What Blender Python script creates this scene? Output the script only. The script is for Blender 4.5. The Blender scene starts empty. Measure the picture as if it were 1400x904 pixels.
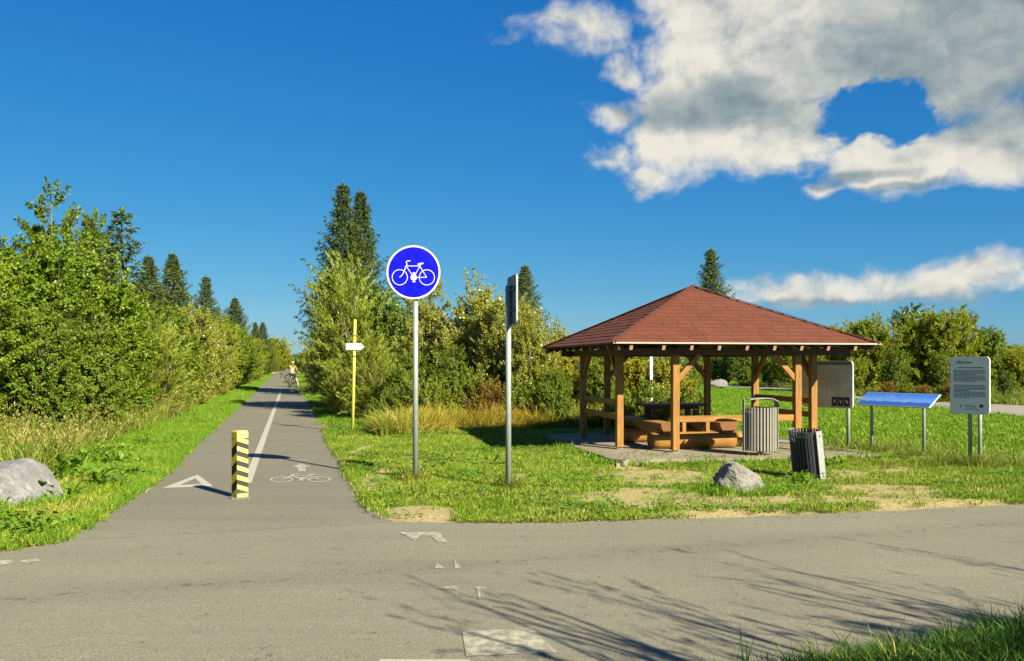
import bpy, bmesh, math, random
import numpy as np
from mathutils import Vector, Matrix, Euler
from mathutils.geometry import delaunay_2d_cdt

random.seed(7)
RNG = np.random.default_rng(11)
S = bpy.context.scene
C = S.collection
R = math.radians

# ------------------------------------------------------------------ camera
F = 1200.0           # focal length in pixels of the 1400 px wide photograph
HY = 497.0           # horizon row
EYE = 1.6
cam_d = bpy.data.cameras.new("camera")
cam = bpy.data.objects.new("camera", cam_d)
C.objects.link(cam)
cam.location = (0, 0, EYE)
cam.rotation_euler = (R(90), 0, 0)
cam_d.sensor_width = 36
cam_d.lens = 36 * F / 1400
cam_d.shift_y = (HY - 452) / 1400
cam_d.clip_start = 0.05
cam_d.clip_end = 6000
S.camera = cam


def at(x, y, z=0.0):
    """Point of the level z seen at photo pixel x, y."""
    d = F * (EYE - z) / (y - HY)
    return ((x - 700) / F * d, d)


def px(x, d):
    return (x - 700) / F * d


def zz(y, d):
    return EYE - (y - HY) / F * d


# ------------------------------------------------------------------ light
SUN_EL = 32.0
SUN_DIR = Vector((0.655, -0.756, math.tan(R(SUN_EL)))).normalized()   # towards the sun
S.view_settings.view_transform = 'Standard'
S.view_settings.look = 'None'
S.view_settings.gamma = 1
S.view_settings.use_curve_mapping = False
S.view_settings.exposure = 1.5
sun_d = bpy.data.lights.new("sun", 'SUN')
sun_d.energy = 5.0
sun_d.angle = R(0.6)
sun_d.color = (1.0, 0.92, 0.74)
sun = bpy.data.objects.new("sun", sun_d)
C.objects.link(sun)
sun.location = (20, -25, 25)
sun.rotation_euler = SUN_DIR.to_track_quat('Z', 'Y').to_euler()
try:
    cy = S.cycles
    cy.max_bounces = 6
    cy.diffuse_bounces = 4
    cy.glossy_bounces = 2
    cy.transmission_bounces = 4
    cy.transparent_max_bounces = 4
    cy.sample_clamp_indirect = 6
except Exception:
    pass


# ------------------------------------------------------------------ node helper
class NT:
    def __init__(s, tree):
        s.t = tree
        s.n = tree.nodes
        s.l = tree.links
        s.dim = '3D'

    def node(s, typ, **kw):
        n = s.n.new(typ)
        for k, v in kw.items():
            setattr(n, k, v)
        return n

    def put(s, sock, v):
        if isinstance(v, bpy.types.NodeSocket):
            s.l.new(v, sock)
        elif v is not None:
            if sock.type == 'RGBA' and len(v) == 3:
                v = (*v, 1)
            sock.default_value = v

    def math(s, op, a, b=None, c=None, clamp=False):
        n = s.node('ShaderNodeMath', operation=op, use_clamp=clamp)
        s.put(n.inputs[0], a)
        s.put(n.inputs[1], b)
        s.put(n.inputs[2], c)
        return n.outputs[0]

    def vmath(s, op, a, b=None, scale=None):
        n = s.node('ShaderNodeVectorMath', operation=op)
        s.put(n.inputs[0], a)
        s.put(n.inputs[1], b)
        if scale is not None:
            s.put(n.inputs['Scale'], scale)
        return n.outputs['Value'] if op in ('LENGTH', 'DOT_PRODUCT', 'DISTANCE') else n.outputs['Vector']

    def noise(s, vec, scale, detail=4, rough=0.55, dist=0.0, lac=2.0):
        n = s.node('ShaderNodeTexNoise', noise_dimensions=s.dim)
        s.put(n.inputs['Vector'], vec)
        n.inputs['Scale'].default_value = scale
        n.inputs['Detail'].default_value = detail
        n.inputs['Roughness'].default_value = rough
        n.inputs['Lacunarity'].default_value = lac
        n.inputs['Distortion'].default_value = dist
        return n.outputs['Fac']

    def ramp(s, f, lo, hi, a=0.0, b=1.0, smooth=True):
        n = s.node('ShaderNodeMapRange', interpolation_type='SMOOTHSTEP' if smooth else 'LINEAR')
        n.clamp = True
        s.put(n.inputs['Value'], f)
        for k, v in (('From Min', lo), ('From Max', hi), ('To Min', a), ('To Max', b)):
            s.put(n.inputs[k], v)
        return n.outputs['Result']

    def mix(s, f, a, b, mode='MIX'):
        n = s.node('ShaderNodeMix', data_type='RGBA', blend_type=mode)
        s.put(n.inputs[0], f)
        s.put(n.inputs[6], a)
        s.put(n.inputs[7], b)
        return n.outputs[2]

    def sep(s, v):
        n = s.node('ShaderNodeSeparateXYZ')
        s.put(n.inputs[0], v)
        return n.outputs

    def comb(s, x, y, z):
        n = s.node('ShaderNodeCombineXYZ')
        for k, v in enumerate((x, y, z)):
            s.put(n.inputs[k], v)
        return n.outputs[0]


# ------------------------------------------------------------------ sky with clouds
def build_world():
    w = bpy.data.worlds.new("World")
    S.world = w
    w.use_nodes = True
    t = NT(w.node_tree)
    t.n.clear()
    out = t.node('ShaderNodeOutputWorld')
    bg = t.node('ShaderNodeBackground')
    t.l.new(bg.outputs[0], out.inputs[0])
    STR = 0.10
    bg.inputs['Strength'].default_value = STR
    sky = t.node('ShaderNodeTexSky', sky_type='NISHITA')
    sky.sun_disc = False
    sky.sun_elevation = R(SUN_EL)
    sky.sun_rotation = math.atan2(SUN_DIR.x, SUN_DIR.y)
    sky.altitude = 600
    sky.air_density = 1.0
    sky.dust_density = 0.3
    sky.ozone_density = 2.5
    hs = t.node('ShaderNodeHueSaturation')
    hs.inputs['Hue'].default_value = SKY_HUE
    hs.inputs['Saturation'].default_value = SKY_SAT
    hs.inputs['Value'].default_value = SKY_VAL
    t.l.new(sky.outputs[0], hs.inputs['Color'])
    # per-channel response of the photograph's deep, saturated blue
    sc_ = t.node('ShaderNodeSeparateColor')
    t.l.new(hs.outputs[0], sc_.inputs[0])
    cc_ = t.node('ShaderNodeCombineColor')
    for i, (k_, g_) in enumerate(SKY_TONE):
        v = t.math('POWER', t.math('MULTIPLY', sc_.outputs[i], 0.1516), g_)
        t.l.new(t.math('MULTIPLY', v, k_ * 5.0), cc_.inputs[i])
    tc = t.node('ShaderNodeTexCoord')
    x, y, z = t.sep(tc.outputs['Generated'])
    az = t.math('ARCTAN2', x, y)
    el = t.math('ARCSINE', z)
    P = t.comb(az, t.math('MULTIPLY', el, 1.25), 0.0)

    # warp of the cloud outlines
    def warp(p, sc, amp):
        n = t.node('ShaderNodeTexNoise', noise_dimensions='2D')
        t.put(n.inputs['Vector'], p)
        n.inputs['Scale'].default_value = sc
        n.inputs['Detail'].default_value = 3
        v = t.vmath('SUBTRACT', n.outputs['Color'], (0.5, 0.5, 0.5))
        return t.vmath('ADD', p, t.vmath('SCALE', v, scale=amp))
    t.dim = '2D'
    Pw = warp(warp(P, 5.0, 0.07), 22.0, 0.022)

    def aer(xx, yy):
        u, v = (xx - 700) / F, (HY - yy) / F
        a = math.atan(u)
        return a, math.atan(v * math.cos(a)) * 1.25

    def blob(vec, xx, yy, rx, ry, rot=0.0):
        a, e = aer(xx, yy)
        m = t.node('ShaderNodeMapping', vector_type='TEXTURE')
        t.put(m.inputs['Vector'], vec)
        m.inputs['Location'].default_value = (a, e, 0)
        m.inputs['Rotation'].default_value = (0, 0, R(rot))
        k = math.cos(a) ** 1.5
        m.inputs['Scale'].default_value = (rx / F * k, ry / F * 1.25 * math.cos(a), 1)
        return t.math('SUBTRACT', 1.0, t.vmath('LENGTH', m.outputs[0]))

    def union(vals, c=0.12):
        f = vals[0]
        for v in vals[1:]:
            n = t.math('SMOOTH_MAX', f, v, c)
            f = n
        return f
    big = union([blob(Pw, *b) for b in (
        (1000, 95, 190, 135, 0), (925, 185, 100, 75, 0), (1060, 192, 165, 74, 0),
        (1255, 220, 175, 68, 5), (1345, 40, 350, 150, 0), (1450, 190, 200, 85, 0), (985, 15, 160, 75, 0),
        (1150, 55, 150, 95, 0), (1900, 0, 420, 330, 0), (1500, -330, 560, 320, 0))])
    wisps = union([blob(Pw, *b) for b in ((788, 40, 108, 46, 0), (822, 214, 70, 36, 15), (826, 150, 76, 36, -8), (846, 92, 50, 32, 0), (880, 240, 60, 26, 0), (1130, 270, 60, 20, 0))], 0.05)
    hole = t.math('MAXIMUM', t.math('ADD', blob(warp(warp(P, 12.0, 0.07), 34.0, 0.05), 1205, 158, 76, 42, 0), 0.28), 0.0)
    big = t.math('SUBTRACT', t.math('MINIMUM', t.math('MULTIPLY', big, 1.6), 0.95), t.math('MULTIPLY', hole, 1.25))
    wisps = t.math('SUBTRACT', t.math('MULTIPLY', wisps, 0.85), 0.10)
    band = union([blob(Pw, *b) for b in (
        (1065, 404, 100, 30, -3), (1180, 393, 155, 31, 4), (1330, 376, 165, 35, 5), (1480, 358, 180, 38, 5),
        (1900, 330, 300, 40, 0))])
    band = t.math('SUBTRACT', t.math('MULTIPLY', band, 0.9), 0.06)
    # loose fair-weather clouds over the part of the sky away from this view
    away = t.ramp(t.math('ABSOLUTE', t.math('SUBTRACT', az, -0.1)), 0.95, 1.5)
    loose = t.math('SUBTRACT', t.math('MULTIPLY', t.noise(P, 2.2, 3), 3.0), 1.75)
    loose = t.math('ADD', loose, t.math('MULTIPLY', t.math('SUBTRACT', away, 1.0), 2.0))
    field = t.math('MAXIMUM', t.math('MAXIMUM', t.math('MAXIMUM', big, wisps), band), loose)
    fb = t.noise(Pw, 9.0, 11, 0.60)
    fine = t.noise(Pw, 38.0, 6, 0.62)

    def billow(vec):
        v = t.node('ShaderNodeTexVoronoi', feature='SMOOTH_F1', voronoi_dimensions='2D')
        v.normalize = True
        t.put(v.inputs['Vector'], vec)
        v.inputs['Scale'].default_value = 15
        v.inputs['Detail'].default_value = 3.0
        v.inputs['Roughness'].default_value = 0.55
        v.inputs['Smoothness'].default_value = 0.35
        return t.math('SUBTRACT', 1.0, v.outputs['Distance'])
    bw = warp(P, 20.0, 0.03)
    bl = billow(bw)
    bl2 = billow(t.vmath('ADD', bw, (0.007, 0.013, 0)))
    nz = t.math('ADD', t.math('MULTIPLY', t.math('SUBTRACT', bl, 0.70), 0.95), t.math('MULTIPLY', t.math('SUBTRACT', fb, 0.5), 0.95))
    nz = t.math('ADD', nz, t.math('MULTIPLY', t.math('SUBTRACT', fine, 0.5), 0.42))
    dens = t.math('ADD', field, nz)
    alpha = t.ramp(dens, 0.04, 0.70)
    # relief of the billows: the same noise a step towards the sun
    fb1 = t.noise(Pw, 8.0, 7, 0.55)
    fb2 = t.noise(t.vmath('ADD', Pw, (0.016, 0.022, 0)), 8.0, 7, 0.55)
    rel = t.math('MULTIPLY', t.math('SUBTRACT', fb1, fb2), 2.6)
    rel = t.math('ADD', rel, t.math('MULTIPLY', t.math('SUBTRACT', bl, bl2), 2.4))
    gray = union([blob(Pw, *b) for b in (
        (985, 142, 170, 34, -6), (1340, 40, 300, 110, 8), (1120, 262, 150, 10, 3), (1210, 276, 140, 10, 4),
        (1010, 120, 80, 26, 0), (1130, 416, 220, 12, 4), (1360, 402, 160, 10, 5), (1800, 0, 500, 260, 0),
        (1390, 145, 120, 50, 0), (1500, -330, 560, 320, 0))], 0.2)
    gray = t.ramp(gray, -0.45, 0.6)
    rel = t.math('MULTIPLY', rel, t.math('SUBTRACT', 0.85, t.math('MULTIPLY', gray, 0.5)))
    lit = t.math('ADD', t.math('ADD', 1.10, rel), t.math('MULTIPLY', gray, -0.85))
    lit = t.math('ADD', lit, t.math('MULTIPLY', nz, 0.12))
    lit = t.ramp(lit, -0.35, 1.45, smooth=True)
    k = CLOUD_K / STR
    col = t.mix(lit, (0.150 * k, 0.250 * k, 0.305 * k), (0.84 * k, 0.81 * k, 0.72 * k))
    res = t.mix(alpha, cc_.outputs[0], col)
    t.l.new(res, bg.inputs['Color'])


SKY_HUE, SKY_SAT, SKY_VAL = 0.5, 1.25, 0.75
SKY_TONE = ((0.247, 1.15), (0.389, 0.72), (0.523, 0.437))
CLOUD_K = 0.354
build_world()


# ------------------------------------------------------------------ tagging
def tag(o, label=None, cat=None, group=None, kind=None):
    if label: o['label'] = label
    if cat: o['category'] = cat
    if group: o['group'] = group
    if kind: o['kind'] = kind
    return o


def thing(name, label, cat, loc=(0, 0, 0), rotz=0.0, group=None):
    o = bpy.data.objects.new(name, None)
    o.empty_display_size = 0.2
    C.objects.link(o)
    o.location = loc
    o.rotation_euler = (0, 0, rotz)
    return tag(o, label, cat, group)


def link(name, me, parent=None, mat=None, loc=None, rot=None):
    o = bpy.data.objects.new(name, me)
    C.objects.link(o)
    if parent is not None: o.parent = parent
    if loc is not None: o.location = loc
    if rot is not None: o.rotation_euler = rot
    if mat is not None and not me.materials: me.materials.append(mat)
    return o


# ------------------------------------------------------------------ mesh helpers
def np_mesh(name, V, faces, mat=None, smooth=False):
    """faces: (N,3) or (N,4) index array, or a list of such arrays."""
    me = bpy.data.meshes.new(name)
    if not isinstance(faces, (list, tuple)): faces = [faces]
    faces = [np.asarray(f, dtype=np.int32) for f in faces if len(f)]
    V = np.ascontiguousarray(V, dtype=np.float32)
    me.vertices.add(len(V))
    me.vertices.foreach_set("co", V.ravel())
    tot = np.concatenate([np.full(len(f), f.shape[1], dtype=np.int32) for f in faces])
    idx = np.concatenate([f.ravel() for f in faces])
    start = np.concatenate([[0], np.cumsum(tot)[:-1]]).astype(np.int32)
    me.loops.add(len(idx))
    me.loops.foreach_set("vertex_index", idx)
    me.polygons.add(len(tot))
    me.polygons.foreach_set("loop_start", start)
    me.polygons.foreach_set("loop_total", tot)
    if smooth: me.polygons.foreach_set("use_smooth", np.ones(len(tot), dtype=bool))
    me.update(calc_edges=True)
    if mat is not None: me.materials.append(mat)
    return me


class MB:
    """Collects solid shapes into one mesh."""
    def __init__(s):
        s.b = bmesh.new()

    def box(s, c, size, rot=None, bev=0.0):
        r = bmesh.ops.create_cube(s.b, size=1.0)
        vs = r['verts']
        for v in vs: v.co = Vector((v.co.x * size[0], v.co.y * size[1], v.co.z * size[2]))
        if bev > 0:
            es = list({e for v in vs for e in v.link_edges})
            rr = bmesh.ops.bevel(s.b, geom=es, offset=bev, segments=1, profile=0.5, affect='EDGES')
            vs = list({v for f in rr['faces'] for v in f.verts} | {v for v in vs if v.is_valid})
        M = Matrix.Translation(Vector(c)) @ ((rot if isinstance(rot, Matrix) else Euler(rot).to_matrix()).to_4x4() if rot is not None else Matrix.Identity(4))
        bmesh.ops.transform(s.b, matrix=M, verts=vs)
        return s

    def bar(s, a, b, w, h, up=(0, 0, 1), bev=0.0):
        a, b = Vector(a), Vector(b)
        x = (b - a).normalized()
        u = Vector(up)
        y = u.cross(x)
        if y.length < 1e-4: y = Vector((0, 1, 0)).cross(x)
        y.normalize()
        z = x.cross(y)
        M = Matrix((x, y, z)).transposed()
        return s.box((a + b) / 2, ((b - a).length, w, h), M, bev)

    def tube(s, pts, r, n=10, caps=True, closed=False):
        pts = [Vector(p) for p in pts]
        rs = r if isinstance(r, (list, tuple)) else [r] * len(pts)
        rings = []
        m = len(pts)
        prev = None
        for i, p in enumerate(pts):
            if closed:
                d = (pts[(i + 1) % m] - pts[i - 1]).normalized()
            else:
                d = (pts[min(i + 1, m - 1)] - pts[max(i - 1, 0)]).normalized()
            if prev is None:
                u = Vector((0, 0, 1)) if abs(d.z) < 0.9 else Vector((1, 0, 0))
            else:
                u = prev
            sx = d.cross(u).normalized()
            u = sx.cross(d).normalized()
            prev = u
            rings.append([s.b.verts.new(p + (sx * math.cos(2 * math.pi * k / n) + u * math.sin(2 * math.pi * k / n)) * rs[i]) for k in range(n)])
        for i in range(m if closed else m - 1):
            A, B = rings[i], rings[(i + 1) % m]
            for k in range(n):
                f = s.b.faces.new((A[k], A[(k + 1) % n], B[(k + 1) % n], B[k]))
                f.smooth = True
        if caps and not closed:
            s.b.faces.new(rings[0][::-1])
            s.b.faces.new(rings[-1])
        return s

    def cyl(s, a, b, r, n=16, r2=None):
        return s.tube([a, b], [r, r if r2 is None else r2], n)

    def prism(s, pts, a, b):
        """pts: 2-D outline, extruded along z from a to b."""
        lo = [s.b.verts.new((p[0], p[1], a)) for p in pts]
        hi = [s.b.verts.new((p[0], p[1], b)) for p in pts]
        n = len(pts)
        s.b.faces.new(lo[::-1])
        s.b.faces.new(hi)
        for k in range(n):
            s.b.faces.new((lo[k], lo[(k + 1) % n], hi[(k + 1) % n], hi[k]))
        return s

    def xf(s, M):
        bmesh.ops.transform(s.b, matrix=M, verts=s.b.verts[:])
        return s

    def mesh(s, name, mat=None):
        bmesh.ops.recalc_face_normals(s.b, faces=s.b.faces[:])
        me = bpy.data.meshes.new(name)
        s.b.to_mesh(me)
        s.b.free()
        if mat is not None: me.materials.append(mat)
        return me

    def build(s, name, mat, parent=None, loc=None, rot=None):
        return link(name, s.mesh(name, mat), parent, None, loc, rot)


def text_mesh(name, body, size, mat, ext=0.0008):
    cu = bpy.data.curves.new(name, 'FONT')
    cu.body = body
    cu.size = size
    cu.extrude = ext
    cu.align_x = 'LEFT'
    cu.align_y = 'CENTER'
    cu.resolution_u = 3
    o = bpy.data.objects.new(name, cu)
    C.objects.link(o)
    dg = bpy.context.evaluated_depsgraph_get()
    me = bpy.data.meshes.new_from_object(o.evaluated_get(dg))
    bpy.data.objects.remove(o)
    bpy.data.curves.remove(cu)
    me.materials.clear()
    me.materials.append(mat)
    return me


# ------------------------------------------------------------------ materials
MATS = {}


def mat_new(name):
    m = bpy.data.materials.new(name)
    m.use_nodes = True
    t = NT(m.node_tree)
    t.n.clear()
    out = t.node('ShaderNodeOutputMaterial')
    return m, t, out


ALB = 0.74      # common scale of the built things' base colours, matched to the exposure


def pbr(t, out, col, rough=0.6, metal=0.0, spec=0.4, bump=None, bump_d=0.01, bump_s=0.6):
    b = t.node('ShaderNodeBsdfPrincipled')
    if isinstance(col, bpy.types.NodeSocket):
        col = t.mix(1.0, col, (ALB, ALB, ALB), 'MULTIPLY')
    t.put(b.inputs['Base Color'], col)
    t.put(b.inputs['Roughness'], rough)
    t.put(b.inputs['Metallic'], metal)
    t.put(b.inputs['Specular IOR Level'], spec)
    if bump is not None:
        n = t.node('ShaderNodeBump')
        n.inputs['Strength'].default_value = bump_s
        n.inputs['Distance'].default_value = bump_d
        t.put(n.inputs['Height'], bump)
        t.l.new(n.outputs[0], b.inputs['Normal'])
    t.l.new(b.outputs[0], out.inputs[0])
    return b


def opos(t):
    return t.node('ShaderNodeTexCoord').outputs['Object']


def wpos(t):
    return t.node('ShaderNodeNewGeometry').outputs['Position']


def m_plain(name, col, rough=0.5, metal=0.0, spec=0.4, var=0.12, scale=9.0, bump=0.0):
    m, t, out = mat_new(name)
    p = opos(t)
    n = t.noise(p, scale, 6, 0.6)
    c = t.mix(n, tuple(x * (1 - var) for x in col), tuple(min(1, x * (1 + var)) for x in col))
    pbr(t, out, c, t.ramp(n, 0.3, 0.7, rough * 0.85, min(1, rough * 1.15)), metal, spec, n if bump else None, bump or 0.01)
    return m


def m_leaf(name, dark, light, back=None, rough=0.45, spec=0.35, trans=0.42, patch=0.5):
    m, t, out = mat_new(name)
    g = t.node('ShaderNodeNewGeometry')
    oi = t.node('ShaderNodeObjectInfo')
    f = t.math('ADD', t.math('MULTIPLY', g.outputs['Random Per Island'], 0.55), t.math('MULTIPLY', t.noise(opos(t), 1.3, 2), patch))
    f = t.math('ADD', f, t.math('MULTIPLY', t.math('SUBTRACT', oi.outputs['Random'], 0.5), 0.25), clamp=True)
    c = t.mix(f, dark, light)
    if back is not None:
        c = t.mix(g.outputs['Backfacing'], c, back)
    b = t.node('ShaderNodeBsdfPrincipled')
    t.put(b.inputs['Base Color'], c)
    b.inputs['Roughness'].default_value = rough
    b.inputs['Specular IOR Level'].default_value = spec
    tr = t.node('ShaderNodeBsdfTranslucent')
    t.put(tr.inputs['Color'], t.mix(1.0, c, (1.15, 1.05, 0.4), 'MULTIPLY'))
    mx = t.node('ShaderNodeMixShader')
    mx.inputs[0].default_value = trans
    t.l.new(b.outputs[0], mx.inputs[1])
    t.l.new(tr.outputs[0], mx.inputs[2])
    t.l.new(mx.outputs[0], out.inputs[0])
    return m


def m_grass(name, a, b, c, patch=0.35, trans=0.3):
    """a, b: two greens mixed by patches on the ground; c: odd straw blades."""
    m, t, out = mat_new(name)
    g = t.node('ShaderNodeNewGeometry')
    oi = t.node('ShaderNodeObjectInfo')
    p = g.outputs['Position']
    n = t.noise(p, patch, 5, 0.6)
    f = t.ramp(n, 0.32, 0.66)
    f = t.math('ADD', t.math('MULTIPLY', f, 0.7), t.math('MULTIPLY', oi.outputs['Random'], 0.35), clamp=True)
    col = t.mix(f, a, b)
    odd = t.ramp(t.math('ADD', g.outputs['Random Per Island'], t.math('MULTIPLY', t.math('SUBTRACT', t.noise(p, 0.9, 3), 0.5), 0.8)), 0.80, 0.98)
    col = t.mix(odd, col, c)
    tone = t.math('ADD', 0.62, t.math('MULTIPLY', g.outputs['Random Per Island'], 0.76))
    col = t.mix(1.0, col, t.comb(tone, tone, tone), 'MULTIPLY')
    bs = t.node('ShaderNodeBsdfPrincipled')
    t.put(bs.inputs['Base Color'], col)
    bs.inputs['Roughness'].default_value = 0.55
    bs.inputs['Specular IOR Level'].default_value = 0.25
    tr = t.node('ShaderNodeBsdfTranslucent')
    t.put(tr.inputs['Color'], col)
    mx = t.node('ShaderNodeMixShader')
    mx.inputs[0].default_value = trans
    t.l.new(bs.outputs[0], mx.inputs[1])
    t.l.new(tr.outputs[0], mx.inputs[2])
    t.l.new(mx.outputs[0], out.inputs[0])
    return m


def m_wood(name, a, b, axis='Z', rough=0.5, scale=1.0):
    """Grain runs along the object's local axis."""
    m, t, out = mat_new(name)
    p = opos(t)
    mp = t.node('ShaderNodeMapping')
    t.put(mp.inputs['Vector'], p)
    sc = [22 * scale] * 3
    sc['XYZ'.index(axis)] = 1.4 * scale
    mp.inputs['Scale'].default_value = sc
    oi = t.node('ShaderNodeObjectInfo')
    v = t.vmath('ADD', mp.outputs[0], t.vmath('SCALE', (7.0, 3.0, 5.0), scale=oi.outputs['Random']))
    n = t.noise(v, 1.6, 6, 0.65, 1.2)
    big = t.noise(p, 2.5, 4)
    c = t.mix(t.ramp(n, 0.3, 0.7), a, b)
    c = t.mix(t.ramp(big, 0.45, 0.75, 0, 0.35), c, tuple(x * 0.55 for x in a))
    c = t.mix(t.math('MULTIPLY', oi.outputs['Random'], 0.25), c, tuple(x * 0.7 for x in b))
    pbr(t, out, c, t.ramp(n, 0.3, 0.7, rough * 0.8, rough * 1.2), 0, 0.4, n, 0.004)
    return m


def m_asphalt(name, base, warm, mouth=False):
    m, t, out = mat_new(name)
    p = wpos(t)
    fine = t.noise(p, 75, 3, 0.75)
    mid = t.noise(p, 17, 7, 0.72)
    big = t.noise(p, 0.45, 6, 0.62)
    # long wheel-worn streaks along the road
    mp = t.node('ShaderNodeMapping')
    t.put(mp.inputs['Vector'], p)
    mp.inputs['Rotation'].default_value = (0, 0, R(-8) if not mouth else R(-75))
    mp.inputs['Scale'].default_value = (0.12, 1.7, 1)
    st = t.noise(mp.outputs[0], 1.0, 6, 0.62)
    if mouth:
        # the path's darker surface thins out where it meets the older road
        x, y, z = t.sep(p)
        dl = t.math('ADD', t.math('SUBTRACT', y, 8.3), t.math('ADD', t.math('MULTIPLY', x, -0.10), t.math('MULTIPLY', t.math('SUBTRACT', t.noise(p, 1.3, 6, 0.65), 0.5), 1.2)))
        k = t.ramp(dl, -0.15, 1.3)
        base = t.mix(k, (0.245, 0.227, 0.158), base)
        warm = t.mix(k, (0.305, 0.282, 0.192), warm)
    c = t.mix(t.ramp(big, 0.3, 0.7), base, warm)
    dark = t.mix(1.0, base, (0.52, 0.52, 0.52), 'MULTIPLY')
    c = t.mix(t.ramp(st, 0.42, 0.70, 0, 0.45), c, t.mix(1.0, warm, (1.22, 1.2, 1.15), 'MULTIPLY'))
    c = t.mix(t.ramp(st, 0.42, 0.22, 0, 0.35), c, t.mix(1.0, base, (0.80, 0.80, 0.80), 'MULTIPLY'))
    c = t.mix(t.ramp(fine, 0.42, 0.66, 0, 0.9), c, dark)
    c = t.mix(t.ramp(mid, 0.50, 0.74, 0, 0.55), c, dark)
    c = t.mix(t.ramp(mid, 0.48, 0.25, 0, 0.40), c, t.mix(1.0, warm, (1.25, 1.22, 1.15), 'MULTIPLY'))
    if not mouth:
        # row of small tar spots along the middle of the road
        x, y, z = t.sep(p)
        dl = t.math('ABSOLUTE', t.math('SUBTRACT', y, t.math('ADD', t.math('MULTIPLY', x, 0.333), t.math('ADD', 7.05, t.math('MULTIPLY', t.noise(p, 1.1, 2), 0.10)))))
        row = t.math('MULTIPLY', t.ramp(dl, 0.02, 0.10, 1, 0), t.ramp(t.noise(p, 13, 4, 0.6), 0.54, 0.60))
        c = t.mix(t.math('MULTIPLY', row, 0.65), c, t.mix(1.0, base, (0.30, 0.30, 0.30), 'MULTIPLY'))
        c = t.mix(t.ramp(dl, 0.0, 0.5, 0.22, 0), c, dark)
    spot = t.ramp(t.math('ADD', t.noise(p, 5.5, 5, 0.7), t.math('MULTIPLY', t.noise(p, 30, 3), 0.25)), 0.74, 0.80)
    c = t.mix(t.math('MULTIPLY', spot, 0.55), c, t.mix(1.0, base, (0.35, 0.35, 0.35), 'MULTIPLY'))
    vo = t.node('ShaderNodeTexVoronoi', feature='F1')
    t.put(vo.inputs['Vector'], p)
    vo.inputs['Scale'].default_value = 38
    chip = t.ramp(t.math('ADD', vo.outputs['Distance'], t.ramp(t.noise(p, 7, 3), 0.4, 0.7, 0.0, 0.4)), 0.13, 0.22, 1, 0)
    c = t.mix(t.math('MULTIPLY', chip, 0.6), c, (0.52, 0.48, 0.38))
    pbr(t, out, c, 0.85, 0, 0.25, t.math('ADD', fine, mid), 0.005, 0.9)
    return m


def m_marking(name, paint, under, wear, scale=7.0):
    """Road paint worn through to the asphalt."""
    m, t, out = mat_new(name)
    p = wpos(t)
    n = t.math('ADD', t.math('MULTIPLY', t.noise(p, scale, 6, 0.65), 0.7), t.math('MULTIPLY', t.noise(p, 120, 3, 0.7), 0.3))
    f = t.ramp(n, wear - 0.07, wear + 0.06)
    c = t.mix(f, under, paint)
    fine = t.noise(p, 170, 3, 0.7)
    c = t.mix(t.ramp(fine, 0.42, 0.72, 0, 0.4), c, tuple(x * 0.5 for x in under))
    pbr(t, out, c, 0.8, 0, 0.25, fine, 0.003)
    return m


ASPH_PATH = (0.222, 0.205, 0.146)
ASPH_ROAD = (0.235, 0.212, 0.160)
M = MATS
M['path'] = m_asphalt('path_asphalt', ASPH_PATH, (0.252, 0.231, 0.163), True)
M['road'] = m_asphalt('road_asphalt', (0.245, 0.227, 0.158), (0.305, 0.282, 0.192))
M['farpath'] = m_plain('pale_gravel', (0.30, 0.27, 0.21), 0.9, var=0.2, scale=3)
M['mark'] = m_marking('path_paint', (0.50, 0.47, 0.37), (0.21, 0.19, 0.125), 0.36)
M['mark_old'] = m_marking('faint_path_paint', (0.46, 0.43, 0.35), (0.21, 0.19, 0.125), 0.46, 14)
M['mark_worn'] = m_marking('worn_road_paint', (0.50, 0.47, 0.34), (0.29, 0.268, 0.180), 0.515, 13)
M['mark_ghost'] = m_marking('ghost_road_paint', (0.48, 0.45, 0.34), (0.29, 0.268, 0.180), 0.53, 9)
M['steel'] = m_plain('galvanised_steel', (0.36, 0.40, 0.34), 0.5, 0.3, 0.5, 0.15, 14)
M['steel_light'] = m_plain('light_steel', (0.36, 0.38, 0.36), 0.5, 0.3, 0.5, 0.12, 20)
M['steel_dark'] = m_plain('dark_clamp_steel', (0.06, 0.065, 0.07), 0.5, 0.4)
M['alu'] = m_plain('plate_back', (0.17, 0.19, 0.18), 0.5, 0.2, 0.5, 0.15, 6)
M['sign_blue'] = m_plain('sign_blue', (0.0, 0.0, 0.78), 0.45, 0, 0.25, 0.03)
M['sign_white'] = m_plain('sign_white', (0.80, 0.80, 0.80), 0.45, 0, 0.3, 0.03)
M['yellow_pole'] = m_plain('yellow_pole_paint', (0.80, 0.62, 0.10), 0.5, 0, 0.4, 0.12, 30)
M['arrow_white'] = m_plain('arrow_white', (0.85, 0.84, 0.80), 0.5, 0, 0.3, 0.04)
M['black_print'] = m_plain('black_print', (0.02, 0.02, 0.025), 0.5)
M['wood'] = m_wood('honey_timber', (0.245, 0.105, 0.017), (0.42, 0.205, 0.034))
M['wood_x'] = m_wood('honey_timber_lengthwise', (0.245, 0.105, 0.017), (0.42, 0.205, 0.034), 'X')
M['wood_dark'] = m_wood('brown_timber', (0.055, 0.022, 0.010), (0.115, 0.045, 0.017), 'X')  # darkened so its colour carries the shade under the roof
M['log'] = m_wood('log_timber', (0.28, 0.125, 0.022), (0.46, 0.235, 0.048), 'X', 0.55)
M['log_end'] = m_plain('log_end_grain', (0.20, 0.075, 0.022), 0.6, 0, 0.3, 0.25, 25)
M['endgrain'] = m_plain('rafter_end_grain', (0.46, 0.29, 0.17), 0.7, 0, 0.3, 0.15, 30)
M['trim'] = m_plain('cream_trim', (0.52, 0.42, 0.32), 0.5, 0, 0.4, 0.08, 12)
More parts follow.
